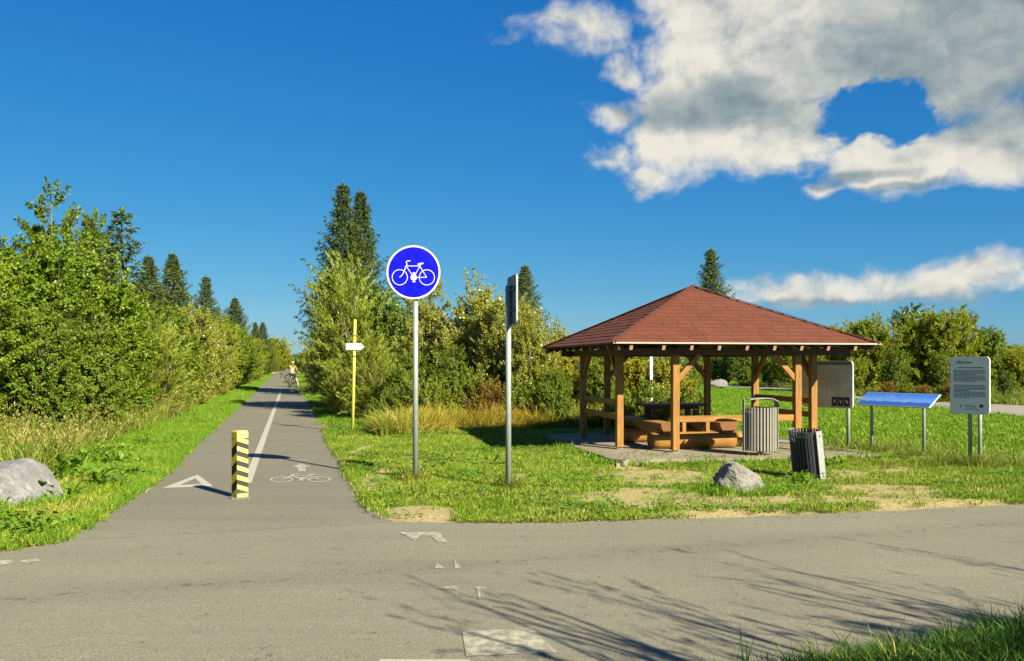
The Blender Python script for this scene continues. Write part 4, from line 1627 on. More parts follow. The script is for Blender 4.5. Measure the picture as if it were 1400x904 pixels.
# local x is forward; the right side is -y
Vp = [(-.14, 0, .93, .125), (-.10, 0, 1.10, (.12, .15)), (-.04, 0, 1.28, (.12, .17)), (.0, 0, 1.40, (.09, .13)), (.02, 0, 1.47, .055), (.05, 0, 1.56, (.085, .075)), (.06, 0, 1.63, (.085, .075)),
      (.0, .17, 1.39, .06), (.14, .24, 1.19, .045), (.29, .27, 1.04, .034),
      (.0, -.17, 1.39, .06), (.14, -.24, 1.19, .045), (.29, -.27, 1.04, .034),
      (-.12, .10, .86, .10), (.10, .13, .62, .07), (-.02, .12, .34, .055), (-.06, .11, .20, .04),
      (-.10, -.12, .86, .10), (.03, -.28, .50, .065), (-.01, -.36, .26, .055), (-.03, -.40, .09, .04),
      (.06, .11, .17, .035), (.10, -.42, .035, .033),
      (.33, .275, 1.015, .028), (.33, -.275, 1.015, .028)]
Ep = [(0, 1), (1, 2), (2, 3), (3, 4), (4, 5), (5, 6), (3, 7), (7, 8), (8, 9), (3, 10), (10, 11), (11, 12), (0, 13), (13, 14), (14, 15), (15, 16), (0, 17), (17, 18), (18, 19), (19, 20), (16, 21), (20, 22), (9, 23), (12, 24)]
for base, sgn in ((23, 1), (24, -1)):
    bx_, by_, bz_, _ = Vp[base]
    for k, (dx, L) in enumerate(((.030, .07), (.032, .08), (.030, .075), (.024, .06))):
        i = len(Vp)
        yy = by_ + sgn * (-.03 + .02 * k)
        Vp += [(bx_ + dx, yy, bz_ - .005, .010), (bx_ + dx + .012, yy, bz_ - .035, .009), (bx_ + dx - .012, yy, bz_ - .055, .008)]
        Ep += [(base, i), (i, i + 1), (i + 1, i + 2)]
    i = len(Vp)
    Vp += [(bx_ - .005, by_ - sgn * .045, bz_ - .012, .010), (bx_ + .02, by_ - sgn * .052, bz_ - .04, .009)]
    Ep += [(base, i), (i, i + 1)]
body = link('body', skin_mesh('body', Vp, Ep, 0, M['skin'], 1), rd)
sh = [(-.14, 0, .95, .135), (-.10, 0, 1.10, (.135, .165)), (-.04, 0, 1.28, (.135, .185)), (.0, 0, 1.41, (.10, .14)), (.0, .18, 1.39, .075), (.10, .22, 1.25, .062), (.0, -.18, 1.39, .075), (.10, -.22, 1.25, .062)]
link('shirt', skin_mesh('shirt', sh, [(0, 1), (1, 2), (2, 3), (3, 4), (4, 5), (3, 6), (6, 7)], 0, M['shirt']), rd)
st = [(-.14, 0, .93, .14), (-.12, .10, .86, .115), (.06, .125, .67, .088), (-.10, -.12, .86, .115), (.0, -.245, .58, .082)]
link('shorts', skin_mesh('shorts', st, [(0, 1), (1, 2), (0, 3), (3, 4)], 0, M['shorts']), rd)
hb = MB()
r_ = bmesh.ops.create_uvsphere(hb.b, u_segments=18, v_segments=10, radius=1)
for v in r_['verts']: v.co = Vector((v.co.x * .13, v.co.y * .105, max(v.co.z, -.15) * .10))
hm_ = hb.build('helmet', M['helmet'], rd, (.05, 0, 1.655), (0, R(8), 0))
for y in (-.035, 0, .035): MB().box((.01, y, .088), (.14, .014, .012)).build('vent', M['black_print'], hm_)
fb_ = MB()
for y in (-.03, .03): fb_.tube([(.135, y, 1.60), (.142, y, 1.60)], .010, 8)
fb_.build('eyes', M['black_print'], rd)
MB().tube([(.125, 0, 1.59), (.155, 0, 1.555), (.13, 0, 1.55)], .012, 6).build('nose', M['skin'], rd)
MB().tube([(.13, -.02, 1.525), (.136, 0, 1.522), (.13, .02, 1.525)], .005, 5).build('mouth', M['log_end'], rd)
for s in (-1, 1): MB().tube([(.05, s * .083, 1.60), (.045, s * .095, 1.575), (.05, s * .085, 1.55)], .012, 6).build('ear', M['skin'], rd)
for (x, y, z) in ((.03, .11, .14), (.06, -.42, .03)):
    MB().box((x, y, z), (.26, .095, .07), None, .025).build('shoe', M['shoe'], rd)


# ------------------------------------------------------------------ vegetation
def unit(v):
    return v / (np.linalg.norm(v, axis=-1, keepdims=True) + 1e-9)


def leaf_geo(c, ax, nrm, L, W, fold=.18):
    """Diamond leaves folded along the midrib. Returns V, F."""
    ax = unit(ax)
    side = unit(np.cross(nrm, ax))
    nn = np.cross(ax, side)
    L = L[:, None]; W = W[:, None]
    a = c
    t = c + ax * L
    m = c + ax * L * .45
    l = m + side * W * .5 + nn * W * fold
    r = m - side * W * .5 + nn * W * fold
    N = len(c)
    V = np.stack([a, r, t, l], 1).reshape(-1, 3)
    i = np.arange(N)[:, None] * 4
    return V, np.concatenate([i, i + 1, i + 2, i + 3], 1)


def tubes_geo(P0, P1, r0, r1, n=4):
    P0, P1 = np.asarray(P0, float), np.asarray(P1, float)
    d = unit(P1 - P0)
    ref = np.where(np.abs(d[:, 2:3]) > .9, np.array([[1., 0, 0]]), np.array([[0, 0, 1.]]))
    s = unit(np.cross(d, ref)); u = np.cross(s, d)
    k = np.arange(n) * 2 * np.pi / n
    off = s[:, None, :] * np.cos(k)[None, :, None] + u[:, None, :] * np.sin(k)[None, :, None]
    A = P0[:, None, :] + off * np.asarray(r0)[:, None, None]
    B = P1[:, None, :] + off * np.asarray(r1)[:, None, None]
    N = len(P0)
    V = np.concatenate([A, B], 1).reshape(-1, 3)
    base = np.arange(N)[:, None] * 2 * n
    q = np.arange(n)
    Fq = np.stack([base + q, base + (q + 1) % n, base + n + (q + 1) % n, base + n + q], 2).reshape(-1, 4)
    return V, Fq


def curve_segs(p0, p1, bow, r0, r1, n=5):
    """Bowed limb as n short tubes."""
    P0, P1, A, B = [], [], [], []
    t = np.linspace(0, 1, n + 1)
    pts = p0[None] * (1 - t)[:, None] + p1[None] * t[:, None] + bow[None] * (np.sin(np.pi * t) * .5)[:, None]
    rr = r0 + (r1 - r0) * t
    return pts[:-1], pts[1:], rr[:-1], rr[1:], pts


def shrub_proto(name, seed, leafmat, barkmat, H=5.0, Rad=1.6, lobes=7, ncl=420, per=60, leaf=(.07, .05), spray=.45, up=.35, droop=.1, low=.03,
                spread=.34, align=.35, rad_k=.55, lean=(0, 0), tips=0.0):
    """Many-stemmed shrub or small tree: returns (crown mesh, trunk mesh) for height H."""
    rg = np.random.default_rng(seed)
    S0, S1, SA, SB = [], [], [], []
    cl, cd = [], []
    lob = []
    for k in range(lobes):
        a = 2 * np.pi * (k + rg.uniform(-.3, .3)) / max(lobes, 1)
        rr = Rad * (rg.uniform(.15, .62) if k else .05)
        hh = H * (rg.uniform(.58, .93) if k else 1.0)
        lob.append((rr * np.cos(a), rr * np.sin(a), hh, Rad * rg.uniform(.38, .62)))
    for k, (lx, ly, lh, lrad) in enumerate(lob):
        p0 = np.array([rg.normal(0, .12), rg.normal(0, .12), -.05])
        p1 = np.array([lx * 1.05 + lean[0] * lh / H, ly * 1.05 + lean[1] * lh / H, lh * .93])
        bow = np.array([lx * .35, ly * .35, 0]) + rg.normal(0, .18, 3)
        a0, a1, b0, b1, pts = curve_segs(p0, p1, bow, .055 * H / 5 * rg.uniform(.7, 1.2), .008, 7)
        S0.append(a0); S1.append(a1); SA.append(b0); SB.append(b1)
        m = int(ncl / lobes * (lrad / (.5 * Rad)) ** 1.2)
        h = low + (1 - low) * rg.random(m) ** .85
        prof = np.sqrt(np.clip(1 - ((h - .42) / .60) ** 2, .02, 1)) * np.where(h < .2, .75 + h * 1.25, 1)
        aa = rg.uniform(0, 2 * np.pi, m)
        bump = 1 + .35 * np.sin(aa * 3 + k) * np.sin(h * 9 + k * 2)
        r = lrad * prof * bump * rg.random(m) ** rad_k
        axis_t = h * (len(pts) - 1)
        i0 = np.clip(axis_t.astype(int), 0, len(pts) - 2)
        ax_p = pts[i0] + (pts[i0 + 1] - pts[i0]) * (axis_t - i0)[:, None]
        c = ax_p + np.stack([r * np.cos(aa), r * np.sin(aa), rg.normal(0, .06, m)], 1)
        outw = np.stack([np.cos(aa), np.sin(aa), np.zeros(m)], 1)
        hub = np.stack([c[:, 0], c[:, 1], np.zeros(m)], 1)
        outw = unit(outw * .6 + unit(hub) * .6)
        dvec = unit(outw * (1 - up) + np.array([0, 0, 1.]) * (up + .35 * h[:, None]) + rg.normal(0, .28, (m, 3)))
        cl.append(c); cd.append(dvec)
        sel = rg.random(m) < .45
        fr = pts[np.clip((axis_t - 1.1).astype(int), 0, len(pts) - 1)][sel]
        S0.append(fr); S1.append(c[sel]); SA.append(np.full(sel.sum(), .008)); SB.append(np.full(sel.sum(), .002))
    cl = np.concatenate(cl); cd = np.concatenate(cd)
    keep = cl[:, 2] > .08
    cl, cd = cl[keep], cd[keep]
    nC = len(cl)
    # sprays as visible twigs
    sl = spray * rg.uniform(.6, 1.35, nC)
    S0.append(cl - cd * sl[:, None] * .15); S1.append(cl + cd * (sl * .8)[:, None]); SA.append(np.full(nC, .0032)); SB.append(np.full(nC, .001))
    s = rg.random((nC, per))
    c = cl[:, None] + cd[:, None] * (s * sl[:, None])[..., None]
    c[..., 2] -= droop * (s ** 2) * sl[:, None]
    c = c + rg.normal(0, 1, c.shape) * (spread * sl[:, None, None] * .33 * (1 - .55 * s)[..., None])
    axl = cd[:, None] * align + rg.normal(0, .5, c.shape) * (1 - align)
    axl[..., 2] -= .12
    outn = np.stack([cl[:, 0], cl[:, 1], np.full(nC, .35)], 1)
    nrm = rg.normal(0, .42, c.shape) + np.array([0, 0, .40]) + cd[:, None] * .3 + unit(outn)[:, None] * .75
    n = nC * per
    Ls = leaf[0] * rg.uniform(.65, 1.3, n); Ws = leaf[1] * rg.uniform(.7, 1.25, n)
    c = c.reshape(-1, 3)
    ok = c[:, 2] > .02
    V, Fq = leaf_geo(c[ok], axl.reshape(-1, 3)[ok], unit(nrm.reshape(-1, 3))[ok], Ls[ok], Ws[ok])
    crown = np_mesh(name + '_crown', V, Fq, leafmat)
    V, Fq = tubes_geo(np.concatenate(S0), np.concatenate(S1), np.concatenate(SA), np.concatenate(SB), 4)
    trunk = np_mesh(name + '_trunk', V, Fq, barkmat)
    return crown, trunk


def spruce_proto(name, seed, H=10.0, Rb=1.9, whorls=34, per_whorl=8, leafmat=None, sparse=1.0, irregular=.15, low=.04, droop=.28, needle=(.20, .055), twigs=11, pern=7):
    rg = np.random.default_rng(seed)
    c, ax, nr, Ls, Ws = [], [], [], [], []
    S0, S1, SA, SB = [], [], [], []
    zs = np.linspace(0, H, 13)
    wob = np.cumsum(rg.normal(0, .015, (13, 2)), 0)
    tp = np.stack([wob[:, 0], wob[:, 1], zs], 1)
    rt = .013 * H * (1 - zs / H) + .012
    S0.append(tp[:-1]); S1.append(tp[1:]); SA.append(rt[:-1]); SB.append(rt[1:])
    for w in range(whorls):
        t = low + (1 - low) * (w + .5) / whorls
        z = H * t
        Rr = Rb * min((1 - t) ** .95, .60) * (1 + rg.normal(0, irregular * .6)) + .10
        nb = max(4, int(per_whorl * (.65 + .5 * (1 - t)) * sparse + .5))
        for k in range(nb):
            a = 2 * np.pi * (k + rg.random()) / nb
            L = Rr * rg.uniform(1 - irregular * 2, 1 + irregular)
            if L < .08: continue
            o = np.array([np.cos(a), np.sin(a), 0])
            side = np.array([-np.sin(a), np.cos(a), 0])
            p0 = np.array([np.interp(z, zs, tp[:, 0]), np.interp(z, zs, tp[:, 1]), z])
            up0 = .45 * t - .05
            tt = np.linspace(0, 1, 5)
            q = p0 + o * (L * tt)[:, None] + np.array([0, 0, 1.]) * ((up0 * tt - droop * (1.15 - t) * np.sin(tt * np.pi * .75) + .12 * tt ** 3) * L)[:, None]
            S0.append(q[:-1]); S1.append(q[1:])
            rb = .010 * (1 - t) + .006
            SA.append(rb * (1 - tt[:-1] * .8)); SB.append(rb * (1 - tt[1:] * .8))
            nt = max(3, int(twigs * (L / Rb + .3)))
            s = (.18 + .82 * (np.arange(nt) + rg.random(nt)) / nt)
            base = np.stack([np.interp(s, tt, q[:, j]) for j in range(3)], 1)
            sd = np.where(np.arange(nt) % 2 == 0, 1., -1.)
            tl = L * .34 * (1.12 - s) * rg.uniform(.7, 1.3, nt) + .10
            td = unit(o * .75 + side * sd[:, None] + np.array([0, 0, -.22]) + rg.normal(0, .12, (nt, 3)))
            m = pern
            f = (np.arange(m)[None] + rg.random((nt, m))) / m
            cc = base[:, None] + td[:, None] * (f * tl[:, None])[..., None] + rg.normal(0, .015, (nt, m, 3))
            cc[..., 2] -= .10 * (f ** 2) * tl[:, None]
            ad = unit(td[:, None] + rg.normal(0, .38, (nt, m, 3)))
            nn = np.array([0, 0, 1.]) + rg.normal(0, .45, (nt, m, 3))
            c.append(cc.reshape(-1, 3)); ax.append(ad.reshape(-1, 3)); nr.append(nn.reshape(-1, 3))
    # leader
    m = 40
    f = rg.random(m)
    c.append(np.stack([rg.normal(0, .02, m) + tp[-1, 0], rg.normal(0, .02, m) + tp[-1, 1], H * (.965 + .045 * f)], 1))
    ax.append(np.stack([rg.normal(0, .5, m), rg.normal(0, .5, m), np.ones(m)], 1)); nr.append(rg.normal(0, 1, (m, 3)))
    c = np.concatenate(c); ax = np.concatenate(ax); nr = unit(np.concatenate(nr))
    n = len(c)
    V, Fq = leaf_geo(c, ax, nr, needle[0] * rg.uniform(.7, 1.3, n), needle[1] * rg.uniform(.7, 1.3, n), .05)
    crown = np_mesh(name + '_crown', V, Fq, leafmat or M['needle'])
    V, Fq = tubes_geo(np.concatenate(S0), np.concatenate(S1), np.concatenate(SA), np.concatenate(SB), 5)
    return crown, np_mesh(name + '_trunk', V, Fq, M['bark_spruce'])


PROTO = {}


def proto(k, fn, H):
    PROTO[k] = (*fn, H)


for i, sd in enumerate((101, 102, 103)):
    proto('broad%d' % i, shrub_proto('broadleaf', sd, M['leaf_bright'], M['bark'], 5, 1.75, 9, 1000, 68, (.080, .058), .42, .30, .12), 5)
for i, sd in enumerate((111, 112)):
    proto('mid%d' % i, shrub_proto('thicket', sd, M['leaf_mid'], M['bark'], 5, 1.75, 8, 860, 60, (.084, .056), .45, .35, .1), 5)
for i, sd in enumerate((121, 122, 123)):
    proto('silver%d' % i, shrub_proto('aspen', sd, M['leaf_silver'], M['bark_pale'], 5, 1.6, 8, 760, 58, (.092, .058), .50, .45, .05), 5)
for i, sd in enumerate((131, 132, 133)):
    proto('willow%d' % i, shrub_proto('willow', sd, M['leaf_willow'], M['bark_pale'], 5, 1.85, 10, 760, 62, (.135, .032), .85, .50, .22, .02, .16, .72, lean=(-.5, 0) if i == 0 else (0, 0)), 5)
for i, sd in enumerate((141, 142)):
    proto('ywillow%d' % i, shrub_proto('round_willow', sd, M['leaf_willow2'], M['bark_pale'], 5, 2.4, 12, 900, 56, (.16, .056), .66, .40, .16, .02, .30, .5), 5)
proto('yellow0', shrub_proto('yellow_bush', 151, M['leaf_yellow'], M['bark'], 3, 1.6, 8, 520, 46, (.095, .058), .42, .35, .1), 3)
proto('dark0', shrub_proto('dark_bush', 161, M['leaf_dark'], M['bark'], 5, 2.1, 9, 640, 48, (.12, .080), .50, .30, .1), 5)
proto('herb0', shrub_proto('herb', 171, M['leaf_herb'], M['bark_pale'], 1.5, .75, 9, 190, 40, (.075, .026), .34, .70, .10, .02, .22, .6), 1.5)
proto('herb1', shrub_proto('herb_tall', 172, M['leaf_herb'], M['bark_pale'], 1.5, .6, 8, 150, 36, (.085, .034), .34, .75, .08, .02, .22, .6), 1.5)
proto('rust0', shrub_proto('rust', 173, M['leaf_rust'], M['bark'], 1.5, .6, 8, 150, 34, (.065, .030), .30, .72, .05, .02, .22, .6), 1.5)
proto('slender0', shrub_proto('slender', 181, M['leaf_mid'], M['bark_pale'], 5, .75, 4, 150, 42, (.085, .06), .36, .5, .1, .25), 5)
for i, sd in enumerate((201, 202)):
    proto('spruce%d' % i, spruce_proto('spruce', sd, 10, 3.3, 42, 11, None, 1.0, .28, .04, .34, (.20, .044), 16, 14), 10)
proto('spruce2', spruce_proto('spruce_wide', 203, 10, 3.7, 42, 11, None, 1.0, .32, .04, .34, (.20, .044), 16, 14), 10)
proto('larch0', spruce_proto('larch', 205, 7, 2.0, 24, 6, M['needle_light'], .9, .34, .12, .16, (.18, .045), 13, 9), 7)


def plant(name, kind, x, y, H, label, cat='tree', group=None, rot=None, wide=1.0):
    cr, tr, h0 = PROTO[kind]
    s = H / h0
    o = thing(name, label, cat, (x, y, ground_z(np.array(x), np.array(y)) if abs(x) < 40 and y < 40 else 0), RNG.uniform(0, 6.28) if rot is None else rot, group)
    o.scale = (s * wide, s * wide, s)
    link('trunk', tr, o)
    link('crown', cr, o)
    return o


def pp(name, kind, xpx, ytop, d, label, cat='shrub', group=None, rot=None, wide=1.0):
    """plant by the photo column of its middle, the row of its top and its distance"""
    return plant(name, kind, px(xpx, d), d, zz(ytop, d) - 0.0, label, cat, group, rot, wide)


G_LB = 'broadleaf bushes along the left side of the path'
# --- left of the path, from near to far
pp('broadleaf_bush', 'broad0', -60, 330, 15.5, 'bright green bush cut by the left edge of the photo, nearest of its row', 'bush', G_LB)
pp('broadleaf_bush', 'broad1', 22, 308, 18.0, 'tall bright broadleaf bush with rounded top directly behind the left boulder', 'bush', G_LB)
pp('broadleaf_bush', 'broad2', 112, 306, 20.5, 'tall bright broadleaf bush right of the slender leafy tree', 'bush', G_LB)
pp('thicket_bush', 'mid0', 60, 400, 16.5, 'lower green thicket bush in front of the slender leafy tree', 'bush', G_LB)
pp('thicket_bush', 'mid1', 128, 410, 18.5, 'lower green thicket bush filling the front of the left row', 'bush', G_LB)
pp('broadleaf_bush', 'broad0', 152, 392, 22.5, 'bright green bush standing before the ragged larch', 'bush', G_LB)
pp('broadleaf_bush', 'broad1', -20, 320, 24.0, 'high broadleaf bush behind the nearest bushes at the left edge', 'bush', G_LB)
pp('slender_tree', 'slender0', 66, 234, 23.0, 'slender leafy tree, tallest at the left, poking above the bushes', 'tree')
pp('slender_tree', 'slender0', 92, 268, 24.0, 'shorter slender tree just right of the tallest left one', 'tree', None, 2.0)
pp('thicket_tree', 'mid1', 128, 287, 29.0, 'dark topped leafy tree left of the ragged larch', 'tree', None, None, .6)
pp('larch', 'larch0', 168, 290, 26.5, 'ragged thin-branched conifer with drooping open boughs on the left', 'conifer', None, .4, 1.25)
pp('willow_shrub', 'willow1', 205, 432, 25.5, 'feathery pale willow shrub midway along the left row', 'shrub', G_LB)
pp('spruce', 'spruce0', 203, 352, 36.0, 'narrow spruce right of the ragged larch on the left', 'conifer')
pp('spruce', 'spruce1', 238, 348, 41.0, 'tall pointed spruce in the middle of the left tree line', 'conifer')
pp('spruce', 'spruce2', 282, 379, 52.0, 'dark spruce top to the right of the pointed left spruces', 'conifer', None, 1.0, .9)
pp('spruce', 'spruce0', 122, 300, 36.0, 'spruce top half hidden behind the left broadleaf bushes', 'conifer')
pp('spruce', 'spruce1', 322, 408, 75.0, 'smaller dark spruce farther along the left tree line', 'conifer', None, 2, 1.15)
pp('spruce', 'spruce0', 349, 441, 115.0, 'tiny distant spruce, left one of a pair down the path', 'conifer')
pp('spruce', 'spruce1', 359, 441, 120.0, 'tiny distant spruce, right one of a pair down the path', 'conifer')
pp('round_willow', 'ywillow0', 381, 459, 190.0, 'small round tree near the far end of the path', 'tree', None, None, .9)
left_row = [('broad2', 232, 418, 29, .9), ('silver0', 262, 414, 33, 1.0), ('mid0', 215, 408, 33, 1.1), ('broad1', 190, 398, 27, 1.0), ('silver1', 290, 430, 42, 1.0),
            ('ywillow0', 300, 436, 48, .75), ('mid1', 318, 442, 56, .9), ('broad0', 331, 447, 66, .9), ('ywillow1', 341, 458, 80, .8), ('mid0', 350, 464, 98, .9),
            ('broad2', 357, 468, 120, .9), ('mid1', 364, 472, 145, 1.0), ('ywillow0', 371, 474, 180, 1.0), ('broad1', 376, 478, 215, 1.2), ('mid0', 300, 418, 62, .8), ('mid1', 255, 400, 50, .8), ('mid0', 182, 372, 36, .8), ('broad2', 40, 330, 30, 1.1)]
lab_l = ['bright bush before the narrow spruces on the left', 'pale-leaved aspen bush right of the feathery willow on the left', 'deep green thicket bush behind the feathery left willow', 'bright bush under the ragged larch',
         'pale-leaved aspen bush below the dark left spruce top', 'yellow-green rounded bush right of the left aspen bushes', 'green thicket bush beside the smaller left spruce', 'broadleaf bush just before the smaller left spruce',
         'yellow-green bush overhanging the left verge ahead of the cyclist', 'thicket bush level with the distant spruce pair', None, None, None, None, 'thicket bush behind the dark left spruce', 'thicket tree behind the pointed left spruces', 'leafy tree crown behind the ragged larch', 'broadleaf crown behind the slender left tree']
for (k, x, y, d, wd), lb in zip(left_row, lab_l):
    pp('path_bush', k, x, y, d, lb or 'far green bush of the left row tapering to the end of the path', 'bush', G_LB if lb else 'far bushes on the left of the path end', None, wd)

# --- right of the path: twin spruces, willows, aspens
G_RB = 'bushes between the path and the pavilion'
pp('spruce', 'spruce2', 469, 253, 45.0, 'taller left spruce of the dark pair rising behind the willow', 'conifer', 'twin spruces behind the willow', .6, .80)
pp('spruce', 'spruce0', 493, 263, 46.5, 'slightly lower right spruce of the dark pair behind the willow', 'conifer', 'twin spruces behind the willow', 2.1, .80)
pp('willow_shrub', 'willow0', 492, 352, 30.0, 'big willow with long pale shoots sweeping up beside the path', 'shrub', G_RB, 0.0, .9)
pp('willow_shrub', 'willow2', 460, 436, 33.0, 'grey-green willow leaning over the right edge of the path', 'shrub', G_RB, 2.2, .9)
pp('willow_shrub', 'willow1', 500, 455, 25.0, 'low yellow-green willow directly behind the trail signpost', 'shrub', G_RB, 4.0, .95)
pp('willow_shrub', 'willow2', 466, 490, 27.5, 'small willow at the path edge left of the trail signpost', 'shrub', G_RB, 1.0)
pp('dark_bush', 'dark0', 525, 385, 30.0, 'dark green bush behind the round blue sign', 'bush', G_RB, None, .75)
pp('aspen', 'silver0', 590, 383, 26.0, 'glossy yellow-green aspen just right of the round blue sign', 'tree', G_RB, None, .9)
pp('aspen', 'silver1', 645, 374, 25.0, 'glossy aspen midway between the two grey sign poles', 'tree', G_RB, None, .8)
pp('aspen', 'silver2', 690, 392, 24.0, 'glossy aspen behind the edge-on sign', 'tree', G_RB, None, .85)
pp('aspen', 'silver0', 728, 420, 23.0, 'pale shimmering aspen bush left of the pavilion roof', 'tree', G_RB, 1.3, .85)
pp('aspen', 'silver1', 765, 438, 24.5, 'low aspen bush touching the left roof edge of the pavilion', 'tree', G_RB, 2.7, .9)
pp('spruce', 'spruce1', 716, 365, 38.0, 'thin spruce top showing behind the edge-on sign', 'conifer', None, None, 1.0)
pp('thicket_bush', 'mid0', 560, 470, 23.5, 'mid-green thicket bush under the round blue sign', 'bush', G_RB, None, .9)
pp('thicket_bush', 'mid1', 620, 470, 22.5, 'mid-green thicket bush below the aspens', 'bush', G_RB, None, .9)
pp('thicket_bush', 'mid0', 755, 495, 21.5, 'leafy thicket bush left of the pavilion posts', 'bush', G_RB, 2.5, .9)
pp('willow_shrub', 'willow1', 540, 430, 35.0, 'willow crown filling the gap behind the dark bush', 'shrub', G_RB)
pp('thicket_bush', 'mid1', 670, 430, 31.0, 'leafy tree crown deep behind the aspens', 'tree', G_RB)
# low growth at their feet
G_H = 'herbs along the foot of the bushes'
herbs = [('herb0', 575, 520, 21.6, 'feathery green herb clump right of the round sign pole'), ('herb1', 612, 535, 21.6, 'bright herb clump between the sign poles, left one'),
         ('herb0', 648, 515, 21.9, 'tall leafy herb clump between the sign poles, right one'), ('rust0', 668, 522, 21.7, 'reddish withered herb clump left of the edge-on sign pole'),
         ('herb1', 705, 520, 21.9, 'pale herb clump right of the edge-on sign pole'), ('rust0', 655, 545, 21.4, 'low rust-brown herb clump before the reddish one'),
         ('herb0', 735, 530, 21.9, 'green herb clump nearing the pavilion slab'), ('herb1', 775, 548, 21.3, 'green herb clump at the back left corner of the pavilion slab'),
         ('herb0', 540, 535, 21.8, 'herb clump left of the round sign pole'), ('herb1', 512, 548, 22.0, 'herb clump right of the trail signpost')]
for k, x, y, d, lb in herbs:
    pp('herb_clump', k, x, y, d, lb, 'herb', G_H, None, 1.25)
# behind the pavilion, left part
G_PB = 'bushes behind the pavilion'
for (k, x, y, d, wd, lb) in (('yellow0', 790, 470, 23.5, .95, 'yellowing bush behind the left posts of the pavilion'), ('yellow0', 850, 468, 23.8, .85, 'yellow leafed bush seen between the two left front posts'),
                             ('mid1', 820, 478, 22.3, .8, 'green bush low behind the left rails of the pavilion'), ('yellow0', 905, 474, 23.8, .85, 'yellow-green bush behind the picnic table'),
                             ('mid0', 935, 482, 25.0, .85, 'green bush behind the right half of the picnic table'), ('herb1', 880, 520, 22.0, 1.5, 'leafy herb clump behind the left bench'),
                             ('herb0', 850, 545, 21.0, 1.5, 'low herbs at the back edge of the slab'), ('herb1', 960, 545, 20.0, 1.0, 'thin herb at the back right of the picnic table'),
                             ('herb0', 925, 540, 21.0, 1.3, 'herb clump below the picnic table, beyond the slab'),
                             ('mid1', 880, 486, 26.5, 1.0, 'dense green bush deep behind the picnic table')):
    pp('pavilion_bush', k, x, y, d, lb, 'bush', G_PB, None, wd)
for (k, x, y, d, wd, lb) in (('dark0', 985, 470, 62, .9, 'dark bush at the far field edge, seen left of the right inner post'), ('broad0', 1020, 468, 60, 1.0, 'bright bush at the far field edge between the pavilion posts'),
                             ('mid0', 1052, 472, 63, 1.0, 'green bush at the far field edge behind the front right post'), ('ywillow1', 1085, 460, 60, .9, 'yellow-green bush at the far field edge under the right eave'),
                             ('mid1', 955, 478, 66, 1.0, 'green bush at the far left end of the mown field'), ('dark0', 1115, 455, 56, .8, 'dark green bush behind the map board')):
    pp('field_bush', k, x, y, d, lb, 'bush', 'bushes along the far edge of the mown field', None, wd)
pp('spruce', 'spruce2', 973, 341, 92.0, 'lone dark spruce rising above the pavilion roof', 'conifer', None, 1.7, .9)
# big willows on the right
G_W = 'round willows across the gravel path'
for (k, x, y, d, wd, lb) in (('ywillow0', 1150, 440, 50, .75, 'leftmost round willow, just right of the roof edge'), ('ywillow1', 1195, 428, 47, .8, 'round yellow-green willow behind the blue panel'),
                             ('dark0', 1247, 408, 52, .72, 'darker pointed tree crown, highest of the right willows'), ('ywillow0', 1262, 422, 47, .7, 'bright willow under the darker pointed crown'),
                             ('ywillow1', 1305, 416, 46, .8, 'bright willow directly above the grey information board'), ('broad1', 1352, 440, 46, .8, 'green broadleaf bush right of the information board'),
                             ('ywillow0', 1395, 474, 42, .85, 'lower willow at the right edge of the photo'), ('dark0', 1375, 505, 36.5, .7, 'dark shaded bush close to the gravel path at the right edge'),
                             ('ywillow1', 1440, 462, 45, 1.0, 'willow cut by the right edge of the photo'), ('mid0', 1225, 470, 43, .9, 'lower shaded bush behind the right end of the blue panel'),
                             ('mid1', 1290, 478, 42, .9, 'lower shaded bush left of the information board'), ('ywillow0', 1170, 486, 44, .8, 'low yellow-green willow right of the map board'),
                             ('ywillow1', 1120, 478, 48, .7, 'low willow behind the map board')):
    pp('round_willow', k, x, y, d, lb, 'tree', G_W, None, wd)
HERB_LB = ['reddish withered herb' , 'yellow herb', 'rust-coloured herb', 'tall yellow herb', 'brownish withered herb', 'yellow-green herb', 'lone yellow herb']
HERB_LB = [a + b for a, b in zip(HERB_LB, (' above the left end of the blue panel', ' above the middle of the blue panel', ' right of the middle of the blue panel', ' above the right end of the blue panel',
                                           ' between the blue panel and the text board', ' against the left edge of the text board', ' right of the map board beyond the field'))]
for i, (x, d) in enumerate(((1190, 38.5), (1215, 37.5), (1240, 37), (1262, 36.5), (1285, 36), (1305, 35.6), (1150, 42))):
    pp('dry_herb', 'rust0' if i % 2 else 'herb1', x, 530 - (i * 7) % 9, d, HERB_LB[i], 'herb', 'withered herbs beyond the gravel path', None, 1.6)

# end of the path, right-hand side, and far closing rows
for (k, x, y, d, wd) in (('ywillow0', 434, 470, 70, .55), ('mid0', 427, 468, 95, .6), ('ywillow1', 420, 478, 130, .7), ('broad1', 412, 480, 160, 1.0), ('mid1', 405, 484, 220, 1.2), ('ywillow0', 398, 484, 260, 1.4),
                         ('broad2', 391, 487, 300, 1.6), ('mid0', 384, 482, 280, 1.6), ('willow1', 436, 470, 50, .8)):
    pp('path_bush', k, x, y, d, 'far green bush of the right row tapering to the end of the path', 'bush', 'far bushes on the right of the path end', None, wd)
fr = np.random.default_rng(77)
for i in range(26):
    x = 420 + i * 42 + fr.uniform(-10, 10)
    d = fr.uniform(110, 150)
    pp('distant_tree', ['mid0', 'broad2', 'dark0', 'ywillow1'][i % 4], x, fr.uniform(468, 480), d, 'distant tree in the low green line along the horizon', 'tree', 'distant trees along the horizon', None, fr.uniform(1.3, 1.8))
